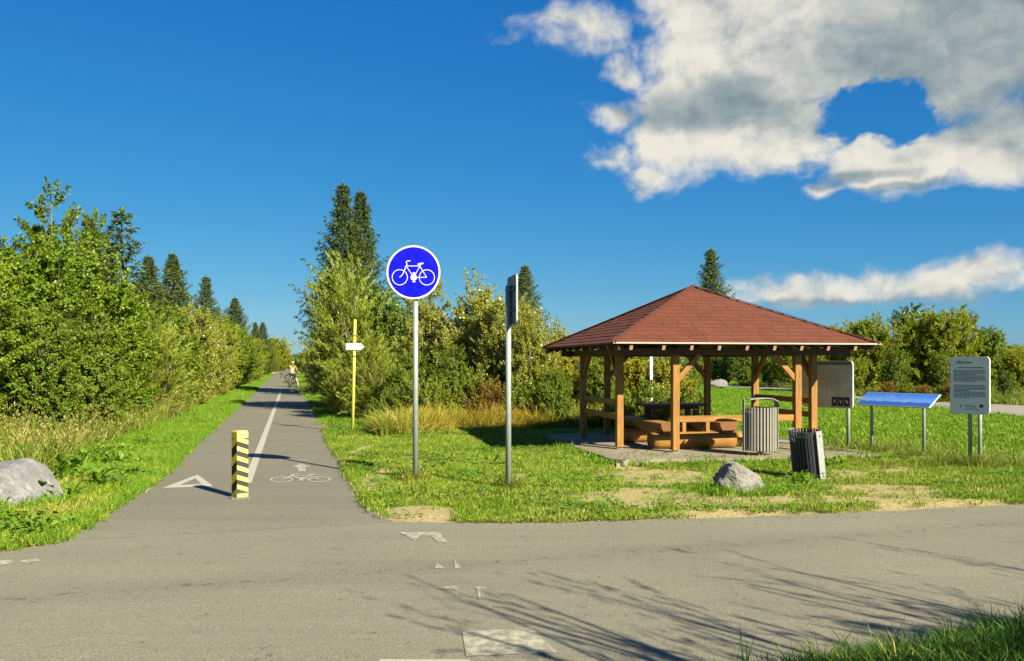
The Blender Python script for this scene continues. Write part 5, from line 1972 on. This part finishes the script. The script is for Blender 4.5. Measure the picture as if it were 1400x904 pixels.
for i in range(14):
    x = -140 + i * 36
    d = fr.uniform(48, 60) + i * 2
    pp('backing_tree', ['mid0', 'broad1', 'mid1', 'dark0'][i % 4], x, 360 + max(0, i - 4) * 13, d, 'dim tree deep behind the left row, glimpsed between crowns', 'tree', 'dim trees behind the left row', None, 1.2)

# shrubs off to the near right, whose shadows fall across the road
for (x, y, h, k, lb) in ((2.75, 2.35, 3.15, 'wand0', 'wispy willow at the roadside, its shadow streaking the road'), (3.9, 2.3, 3.3, 'wand1', 'second wispy willow beside the verge bank'),
                         (5.3, 2.6, 3.4, 'wand0', 'third wispy willow beside the verge bank'), (6.9, 3.4, 3.3, 'wand1', 'fourth wispy willow beside the verge bank')):
    if 'wand0' not in PROTO:
        proto('wand0', shrub_proto('wand', 301, M['leaf_willow'], M['bark_pale'], 3, .85, 8, 60, 15, (.10, .016), .55, .85, .0, .05, .10, .85, .8), 3)
        proto('wand1', shrub_proto('wand', 302, M['leaf_willow'], M['bark_pale'], 3, .95, 8, 60, 15, (.10, .016), .55, .85, .0, .05, .10, .85, .8), 3)
    plant('willow_shrub', k, x, y, h, lb, 'shrub', 'wispy willows on the near verge')


for (x, y, h, k, lb) in ((3.7, 1.2, 2.5, 'mid0', 'unseen dense thicket beside the camera, added to shade the near grass bank'), (5.3, 1.7, 2.9, 'mid1', 'second unseen thicket added to shade the near grass bank'),
                         (7.2, 2.7, 2.9, 'mid0', 'third unseen thicket added to shade the near grass bank')):
    plant('thicket_bush', k, x, y, h, lb, 'bush', 'unseen thickets added to shade the near bank')  # out-of-view thickets, added to cast shade on the near bank


# ------------------------------------------------------------------ ground cover (instanced clumps)
SRC = bpy.data.collections.new('clump_sources')      # never linked to the scene


def blades(rg, n, rad, h, w, lean=.35, segs=2, curl=.5):
    """Clump of n tapering blades, 3 or 5 points each."""
    a = rg.uniform(0, 2 * np.pi, n)
    r = rad * np.sqrt(rg.random(n))
    b = np.stack([r * np.cos(a), r * np.sin(a), np.full(n, -.01)], 1)
    hh = h * rg.uniform(.45, 1.15, n)
    d = a + rg.normal(0, .9, n)
    le = lean * rg.uniform(.2, 1.4, n) * hh
    o = np.stack([np.cos(d), np.sin(d), np.zeros(n)], 1)
    s = np.stack([-np.sin(d), np.cos(d), np.zeros(n)], 1)
    tw = rg.uniform(0, np.pi, n)
    s = s * np.cos(tw)[:, None] + o * np.sin(tw)[:, None]
    ww = (w * rg.uniform(.6, 1.3, n))[:, None]
    V, Fq, Ft = [], [], []
    lv_ = [0] + [(k + 1) / segs for k in range(segs)]
    pts = []
    for t in lv_[:-1]:
        c = b + o * (le * (t ** 1.8) * (1 + curl))[:, None] + np.array([0, 0, 1.]) * (hh * t * (1 - .25 * curl * t))[:, None]
        k = ww * (1 - .45 * t)
        pts += [c - s * k / 2, c + s * k / 2]
    tip = b + o * (le * (1 + curl))[:, None] + np.array([0, 0, 1.]) * (hh * (1 - .3 * curl))[:, None]
    pts.append(tip)
    m = len(pts)
    V = np.stack(pts, 1).reshape(-1, 3)
    i = np.arange(n)[:, None] * m
    for k in range(segs - 1):
        Fq.append(np.concatenate([i + 2 * k, i + 2 * k + 1, i + 2 * k + 3, i + 2 * k + 2], 1))
    Ft.append(np.concatenate([i + m - 3, i + m - 2, i + m - 1], 1))
    return V, ([np.concatenate(Fq)] if Fq else []) + [np.concatenate(Ft)]


def broad_clump(rg, n, rad, L, W, h):
    a = rg.uniform(0, 2 * np.pi, n)
    r = rad * np.sqrt(rg.random(n))
    c = np.stack([r * np.cos(a), r * np.sin(a), h * rg.random(n)], 1)
    ax = np.stack([np.cos(a), np.sin(a), rg.uniform(-.1, .5, n)], 1)
    nr = np.stack([rg.normal(0, .3, n), rg.normal(0, .3, n), np.ones(n)], 1)
    V, Fq = leaf_geo(c, ax, nr, L * rg.uniform(.6, 1.3, n), W * rg.uniform(.6, 1.3, n), .1)
    return V, [Fq]


def clump_set(name, mk, mat, n=4):
    col = bpy.data.collections.new(name)
    for k in range(n):
        V, Fs = mk(np.random.default_rng(500 + k * 7 + len(name)))
        me = np_mesh(name, V, Fs, mat)
        o = bpy.data.objects.new(name, me)
        col.objects.link(o)
    return col


def seedheads(rg, n, rad, h):
    """dry stems with loose seed heads"""
    V1, F1 = blades(rg, n, rad, h, .006, .25, 2, .4)
    tips = V1.reshape(n, -1, 3)[:, -1]
    m = 5
    c = (tips[:, None] - np.array([0, 0, 1.]) * rg.random((n, m))[..., None] * h * .22 + rg.normal(0, .012, (n, m, 3))).reshape(-1, 3)
    ax = rg.normal(0, .5, (n * m, 3)) + np.array([0, 0, 1.])
    V2, F2 = leaf_geo(c, ax, rg.normal(0, 1, (n * m, 3)), np.full(n * m, .05), np.full(n * m, .014), .1)
    o = len(V1)
    return np.concatenate([V1, V2]), [F1[0], F1[1], F2 + o]


CL = {
    'lawn': clump_set('lawn_clump', lambda r: blades(r, 26, .08, .058, .0062, .55, 2), M['grass_lawn']),
    'clover': clump_set('clover_clump', lambda r: broad_clump(r, 16, .09, .034, .026, .05), M['leaf_dock']),
    'verge': clump_set('verge_clump', lambda r: blades(r, 34, .11, .085, .0075, .55, 2), M['grass_verge']),
    'field': clump_set('field_clump', lambda r: blades(r, 80, .24, .050, .0085, .7, 2), M['grass_field']),
    'tall': clump_set('tall_clump', lambda r: blades(r, 34, .13, .42, .011, .5, 3, .7), M['grass_tall']),
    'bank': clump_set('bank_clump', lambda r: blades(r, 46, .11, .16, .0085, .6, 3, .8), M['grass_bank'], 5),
    'dry': clump_set('dry_clump', lambda r: seedheads(r, 26, .16, .85), M['grass_dry']),
    'orange': clump_set('orange_clump', lambda r: blades(r, 38, .20, .60, .008, .42, 3, .6), M['grass_orange']),
    'weed': clump_set('weed_clump', lambda r: broad_clump(r, 22, .16, .095, .055, .16), M['leaf_dock']),
    'gravel': None,
}


def gravel_mesh(rg):
    b = bmesh.new()
    bmesh.ops.create_icosphere(b, subdivisions=1, radius=.012)
    V = np.array([v.co[:] for v in b.verts]) * np.array([1.2, .9, .6]) * rg.uniform(.75, 1.25, (len(b.verts), 1))
    Fs = np.array([[v.index for v in f.verts] for f in b.faces])
    b.free()
    return V, [Fs]


M['pebble'] = m_plain('pebble', (0.33, 0.28, 0.18), .85, 0, .2, .4, 80)
CL['gravel'] = clump_set('pebble', gravel_mesh, M['pebble'], 5)


def scatter(name, P, key, smin, smax, label, cat, tilt=.12, seed=1):
    rg = np.random.default_rng(seed)
    n = len(P)
    P3 = np.stack([P[:, 0], P[:, 1], np.where(P[:, 1] < 45, ground_z(P[:, 0], P[:, 1]), .02)], 1) if P.shape[1] == 2 else P
    me = bpy.data.meshes.new(name)
    me.vertices.add(n)
    me.vertices.foreach_set('co', P3.astype(np.float32).ravel())
    a = me.attributes.new('rot', 'FLOAT_VECTOR', 'POINT')
    a.data.foreach_set('vector', np.stack([rg.normal(0, tilt, n), rg.normal(0, tilt, n), rg.uniform(0, 6.28, n)], 1).astype(np.float32).ravel())
    a = me.attributes.new('scl', 'FLOAT', 'POINT')
    a.data.foreach_set('value', rg.uniform(smin, smax, n).astype(np.float32))
    a = me.attributes.new('pick', 'INT', 'POINT')
    a.data.foreach_set('value', rg.integers(0, 64, n).astype(np.int32))
    o = link(name, me)
    tag(o, label, cat, None, 'stuff')
    ng = bpy.data.node_groups.new(name, 'GeometryNodeTree')
    ng.interface.new_socket('Geometry', in_out='INPUT', socket_type='NodeSocketGeometry')
    ng.interface.new_socket('Geometry', in_out='OUTPUT', socket_type='NodeSocketGeometry')
    N = ng.nodes
    gi, go = N.new('NodeGroupInput'), N.new('NodeGroupOutput')
    iop = N.new('GeometryNodeInstanceOnPoints')
    ci = N.new('GeometryNodeCollectionInfo')
    ci.inputs['Collection'].default_value = CL[key]
    ci.inputs['Separate Children'].default_value = True
    ci.inputs['Reset Children'].default_value = True

    def attr(nm, ty):
        q = N.new('GeometryNodeInputNamedAttribute')
        q.data_type = ty
        q.inputs['Name'].default_value = nm
        return q.outputs['Attribute']
    L = ng.links
    L.new(gi.outputs[0], iop.inputs['Points'])
    L.new(ci.outputs[0], iop.inputs['Instance'])
    iop.inputs['Pick Instance'].default_value = True
    L.new(attr('pick', 'INT'), iop.inputs['Instance Index'])
    e2r = N.new('FunctionNodeEulerToRotation')
    L.new(attr('rot', 'FLOAT_VECTOR'), e2r.inputs[0])
    L.new(e2r.outputs[0], iop.inputs['Rotation'])
    L.new(attr('scl', 'FLOAT'), iop.inputs['Scale'])
    L.new(iop.outputs[0], go.inputs[0])
    md = o.modifiers.new('scatter', 'NODES')
    md.node_group = ng
    return o


def rand_pts(n, x0, x1, y0, y1, seed):
    rg = np.random.default_rng(seed)
    return np.stack([rg.uniform(x0, x1, n), rg.uniform(y0, y1, n)], 1)


def in_view(P, m=.6):
    """drop points far outside the photo's field and its near surroundings"""
    return (np.abs(P[:, 0]) < P[:, 1] * .62 + m + 1.0) & (P[:, 1] > 3.2)


def off_hard(P, jit=.0):
    return ~(pip(P, road_poly) | pip(P, path_poly))


slab_poly = [ploc(u, v)[:2] for u, v in ((-2.46, -2.8), (2.0, -2.8), (2.0, 2.2), (-2.46, 2.2))]
slab_poly_in = [ploc(u, v)[:2] for u, v in ((-2.5, -2.86), (2.1, -2.86), (2.1, 2.26), (-2.5, 2.26))]


def cdist(P):
    return P[:, 0] + .2567 * P[:, 1]


# lawn right of the path
P = rand_pts(60000, -6, 12, 8.2, 21, 41)
c = cdist(P)
ok = in_view(P) & off_hard(P) & (c > .7) & ~pip(P, slab_poly_in)
P = P[ok]
rg = np.random.default_rng(42)
dz = dirt(P[:, 0], P[:, 1])
thin = .45 + .65 * fbm(P[:, 0], P[:, 1], .8, 61)
kp = (rg.random(len(P)) > np.clip(dz * 1.25 * (.45 + 1.1 * fbm(P[:, 0], P[:, 1], 3.5, 64)), 0, .90)) & (rg.random(len(P)) < thin)
Pl = P[kp]
scatter('lawn_grass', Pl, 'lawn', .7, 1.45, 'short patchy lawn grass around the signs and the pavilion', 'grass', seed=2)
cv = Pl[(fbm(Pl[:, 0], Pl[:, 1], 1.1, 71) > .52) & (rg.random(len(Pl)) < .35)]
scatter('clover', cv, 'clover', .6, 1.4, 'low clover and broad weeds mixed into the lawn', 'ground cover', seed=3)
# ragged lip of grass over the asphalt edges
edge_pts = dense(lawn_edge_r[2:] + road_far[:6], .012) + dense(path_right[-12:], .015)
E_ = np.array(edge_pts) + np.random.default_rng(4).normal(0, .035, (len(edge_pts), 2)) + np.array([0.01, .04])
de = dirt(E_[:, 0], E_[:, 1])
E_ = E_[np.random.default_rng(5).random(len(E_)) > .35 + de]
scatter('edge_grass', E_, 'lawn', .55, 1.2, 'ragged grass fringe along the road edge of the lawn', 'grass', .3, seed=5)
edge_l = dense(left_corner + left_far[:2], .012) + dense(path_left[5:40], .02)
E2 = np.array(edge_l) + np.random.default_rng(6).normal(0, .05, (len(edge_l), 2)) + np.array([-.04, .02])
scatter('left_edge_grass', E2, 'verge', .5, 1.1, 'ragged grass fringe along the left edge of the path', 'grass', .3, seed=6)
# field behind
P = rand_pts(60000, -2, 48, 15, 78, 43)
ok = in_view(P, 2) & ~pip(P, far_path) & ~pip(P, slab_poly_in) & (P[:, 0] > 4.3 + .02 * (P[:, 1] - 15)) & ((P[:, 0] < 16 + .1 * (P[:, 1] - 40)) | (P[:, 1] < 33))
P = P[ok]
keep = np.random.default_rng(7).random(len(P)) < np.clip(26 / P[:, 1], .25, 1)
P = P[keep]
scatter('field_grass', P, 'field', 1.0, 2.0, 'bright mown field grass right of and behind the pavilion', 'grass', seed=7)
P = rand_pts(16000, 4, 14, 9, 17, 44)
ok = in_view(P, 1) & off_hard(P) & ~pip(P, slab_poly_in) & (P[:, 0] > 5.0)
P = P[ok]
P = P[np.random.default_rng(8).random(len(P)) > dirt(P[:, 0], P[:, 1])]
P = P[P[:, 1] > 10.6 + .12 * P[:, 0]]
scatter('panel_grass', P, 'lawn', .8, 1.5, 'green grass around the information boards', 'grass', seed=8)
tuf = []
for (x, y, n_, s) in ((1322, 641, 26, .16), (1334, 643, 20, .18), (1262, 629, 22, .22), (1191, 622, 18, .22), (1151, 613, 14, .2), (1230, 620, 40, .7), (1110, 625, 26, .5), (1395, 640, 40, .5), (568, 660, 10, .10), (695, 672, 8, .08), (1280, 640, 30, .5)):
    q = at(x, y)
    tuf.append(np.random.default_rng(int(x)).normal(0, 1, (n_, 2)) * s * np.array([1, .6]) + q)
rg = np.random.default_rng(91)
for (cx_, cy_, rx, ry, n_) in ((2.78, 10.62, .33, .26, 60), (-5.68, 9.60, .58, .42, 110)):
    a_ = rg.uniform(0, 6.28, n_)
    tuf2 = np.stack([cx_ + rx * np.cos(a_) * rg.uniform(.85, 1.15, n_), cy_ + ry * np.sin(a_) * rg.uniform(.85, 1.2, n_)], 1)
    scatter('boulder_tufts', tuf2, 'verge', .9, 1.9, 'grass tufts growing up round the foot of the %s boulder' % ('pale' if cx_ > 0 else 'grey left'), 'grass', .25, seed=int(40 + rx * 10))
scatter('board_tufts', np.concatenate(tuf), 'tall', .35, .75, 'longer faded tufts at the feet of the boards and poles', 'grass', .2, seed=9)
# beyond the gravel path
P = rand_pts(9000, 12, 60, 28, 60, 45)
ok = in_view(P, 3) & ~pip(P, far_path) & (P[:, 0] > 15.8)
scatter('rough_grass', P[ok], 'tall', .8, 1.6, 'rough grass between the gravel path and the willows', 'grass', seed=10)

# verge left of the path
P = rand_pts(75000, -36, -2, 6.5, 120, 46)
P[:, 1] = 6.5 + (P[:, 1] - 6.5) ** 1.0
c = cdist(P)
wv = fbm(P[:, 0], P[:, 1], .5, 81)
ok = in_view(P, 1) & off_hard(P) & (c < -1.7) & (c > -3.3 - 1.0 * wv)
Pn = P[ok]
P2 = rand_pts(26000, -11, -2.5, 6.5, 22, 47)
c2 = cdist(P2)
ok2 = in_view(P2, 1) & off_hard(P2) & (c2 < -1.75) & (c2 > -3.2 - 1.2 * fbm(P2[:, 0], P2[:, 1], .5, 81))
Pv = np.concatenate([Pn, P2[ok2]])
nearv = Pv[:, 1] < 10.5 + 4.5 * fbm(Pv[:, 0], Pv[:, 1], .7, 83)
scatter('corner_grass', Pv[nearv], 'lawn', .9, 1.9, 'olive weedy grass on the left verge corner round the boulder', 'grass', seed=31)
scatter('verge_grass', Pv[~nearv], 'verge', .8, 1.7, 'bright green grass strip along the left side of the path', 'grass', seed=11)
P = rand_pts(9000, -9.5, -3, 6.6, 17, 48)
c = cdist(P)
ok = in_view(P, 1.5) & off_hard(P) & (c < -1.95) & (fbm(P[:, 0], P[:, 1], .9, 91) > .50)
scatter('verge_weeds', P[ok][:900], 'weed', .35, .95, 'broad-leaved weeds in the left verge near the boulder', 'weeds', .3, seed=12)
# tall and dry grass in front of the left bushes
P = rand_pts(60000, -40, -3, 9, 110, 49)
c = cdist(P)
wv = fbm(P[:, 0], P[:, 1], .45, 85)
band = in_view(P, 1.5) & (c < -3.0 - .7 * wv) & (c > -6.4) & (P[:, 1] > 10.2)
Pt = P[band]
rg = np.random.default_rng(13)
u = rg.random(len(Pt))
dens = np.clip(22 / Pt[:, 1], .3, 1)
scatter('tall_grass', Pt[(u < .70 * dens)], 'tall', .7, 1.8, 'tall green grass in front of the left bushes', 'grass', .2, seed=13)
dryf = fbm(Pt[:, 0], Pt[:, 1], .30, 87)
scatter('dry_grass', Pt[(u > .80) & (dryf > .47)], 'dry', .6, 1.25, 'pale dry grass with seed heads before the left bushes', 'grass', .2, seed=14)
# right verge of the path and the orange grass
P = rand_pts(50000, -34, 2, 15, 125, 50)
c = cdist(P)
ok = in_view(P, 1) & off_hard(P) & (c > .75) & (c < 2.7 + .6 * fbm(P[:, 0], P[:, 1], .5, 88)) & (P[:, 1] > 19)
scatter('path_verge_grass', P[ok], 'verge', .8, 1.7, 'bright grass strip along the right side of the path', 'grass', seed=15)
P = rand_pts(14000, -5, 4.2, 17.2, 24, 51)
c = cdist(P)
yb = 18.3 + 2.3 * np.clip((P[:, 0] + 2.6) / 1.4, 0, 1) + .7 * fbm(P[:, 0], P[:, 1], .9, 89)
ok = in_view(P) & off_hard(P) & (c > 2.0) & (P[:, 1] > yb) & (P[:, 1] < yb + 2.0) & ~pip(P, slab_poly_in)
Po = P[ok]
f = fbm(Po[:, 0], Po[:, 1], .8, 95)
scatter('orange_grass', Po[f > .48][:750], 'orange', .6, 1.25, 'orange withered grass at the foot of the bushes', 'grass', .25, seed=16)
scatter('bush_foot_grass', Po[f <= .60][:1100], 'tall', .7, 1.5, 'tall green grass at the foot of the bushes', 'grass', .25, seed=17)
# pavilion slab fringe
fr_ = dense([ploc(u, v)[:2] for u, v in ((-2.52, 2.2), (-2.54, -2.5), (-2.1, -2.9), (2.15, -2.92), (2.16, -.5))], .035)
fr_ = np.array(fr_) + np.random.default_rng(18).normal(0, .06, (len(fr_), 2))
scatter('slab_fringe_grass', fr_, 'verge', .8, 1.7, 'grass fringe growing along the edge of the concrete slab', 'grass', .3, seed=18)
wl = np.array([at(*q) for q in ((1092, 662), (1098, 664), (1088, 658), (1104, 667), (1000, 655), (1010, 668), (985, 660), (1112, 660), (690, 668), (665, 640), (650, 655), (700, 645), (640, 650), (600, 640), (765, 672), (560, 655), (1150, 640), (1130, 640), (860, 630), (900, 632), (940, 634), (975, 635))])
wl = np.repeat(wl, 3, 0) + np.random.default_rng(19).normal(0, .07, (len(wl) * 3, 2))
scatter('lawn_weeds', wl, 'weed', .45, .95, 'dark broad-leaved weeds dotted over the lawn', 'weeds', .3, seed=19)
# near right bank
P = rand_pts(16000, .3, 6.5, 2.2, 6.9, 52)
ed = np.asarray(near_edge)
yy = np.interp(P[:, 0], ed[:, 0], ed[:, 1])
ok = (P[:, 1] < yy + .03) & (P[:, 1] > yy - 1.9) & (P[:, 1] > 2.4) & (np.random.default_rng(9).random(len(P)) < np.clip((P[:, 0] - .55) / .9, .12, 1))
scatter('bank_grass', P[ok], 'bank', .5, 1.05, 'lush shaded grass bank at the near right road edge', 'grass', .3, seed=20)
pk = P[ok]
scatter('bank_tall_grass', pk[np.random.default_rng(21).random(len(pk)) < .016], 'tall', .4, .62, 'long arching blades rising from the near right bank', 'grass', .3, seed=21)
# gravel on bare spots and road margin
P = rand_pts(60000, -3, 9, 8.2, 15, 53)
ok = off_hard(P) & (np.random.default_rng(22).random(len(P)) < dirt(P[:, 0], P[:, 1]) * .05) & ~pip(P, slab_poly_in)
scatter('loose_gravel', P[ok], 'gravel', .3, 1.0, 'loose gravel on the bare patches of the lawn', 'gravel', 1.0, seed=22)
P = np.array(dense(road_far[:6], .035))
P = P + np.random.default_rng(23).normal(0, 1, P.shape) * np.array([.03, .12]) - np.array([0, .05])
P3 = np.stack([P[:, 0], P[:, 1], np.full(len(P), .006)], 1)
scatter('road_grit', P3, 'gravel', .3, .9, 'grit and small stones along the road margin', 'gravel', 1.0, seed=23)


# ------------------------------------------------------------------ big-leaved weeds at the left boulder
def big_leaf(L, W, name='leaf'):
    b = bmesh.new()
    n = 7
    rows = []
    for i in range(n + 1):
        t = i / n
        wv = W * (math.sin(math.pi * min(1, t * .92 + .06)) ** .8) * .5 * (1 + .10 * math.sin(t * 19))
        z = .28 * L * math.sin(t * 1.9) - .20 * L * t * t
        rows.append([b.verts.new((L * t, -wv, z + wv * .35)), b.verts.new((L * t, 0, z)), b.verts.new((L * t, wv, z + wv * .35))])
    for A, B in zip(rows[:-1], rows[1:]):
        for k in range(2):
            f = b.faces.new((A[k], A[k + 1], B[k + 1], B[k]))
            f.smooth = True
    me = bpy.data.meshes.new(name)
    b.to_mesh(me)
    b.free()
    me.materials.append(M['leaf_dock'])
    return me


LEAVES = [big_leaf(.26, .13), big_leaf(.20, .11), big_leaf(.32, .14)]
rl = random.Random(4)


def dock(x, y, n, s, label):
    o = thing('dock_plant', label, 'weed', (x, y, .02), rl.uniform(0, 6), 'big-leaved docks near the left boulder')
    for k in range(n):
        a = k * 2.4 + rl.uniform(-.3, .3)
        up = rl.uniform(-1.15, -.25)
        z = rl.uniform(.02, .18) * s
        st = link('leaf', LEAVES[k % 3], o, None, (.02 * math.cos(a), .02 * math.sin(a), z), (rl.uniform(-.3, .3), up, a))
        st.scale = (s * rl.uniform(.8, 1.15),) * 3
    MB().tube([(0, 0, -.03), (.01, 0, .12 * s), (.02, .01, .26 * s)], .008, 6).build('stem', M['leaf_dock'], o)


for (x, y, n, s, lb) in ((2, 690, 13, 1.15, 'leafy dock plant in front of the left boulder, at the photo edge'), (52, 690, 7, .8, 'dock plant with one dark leaf against the left boulder'),
                         (88, 660, 11, 1.0, 'bright dock plant just right of the left boulder'), (112, 648, 10, .95, 'dock plant behind and right of the left boulder'),
                         (135, 668, 8, .7, 'small dock plant in the verge between boulder and path'), (-25, 680, 10, 1.2, 'dock plant left of the boulder, outside the edge'),
                         (165, 640, 8, .7, 'dock plant midway up the left verge'), (100, 690, 7, .6, 'low dock plant below the right end of the boulder')):
    q = at(x, y)
    dock(q[0], q[1], n, s, lb)
# a small white grit patch and twig on the road edge
tw = MB().tube([(0, 0, .012), (.10, .02, .02), (.22, -.01, .014)], [.008, .006, .003], 6)
q = at(492, 656)
tag(tw.build('twig', M['bark'], None, (q[0] - .15, q[1], 0), (0, 0, -.6)), 'dark fallen twig at the right edge of the path', 'twig')
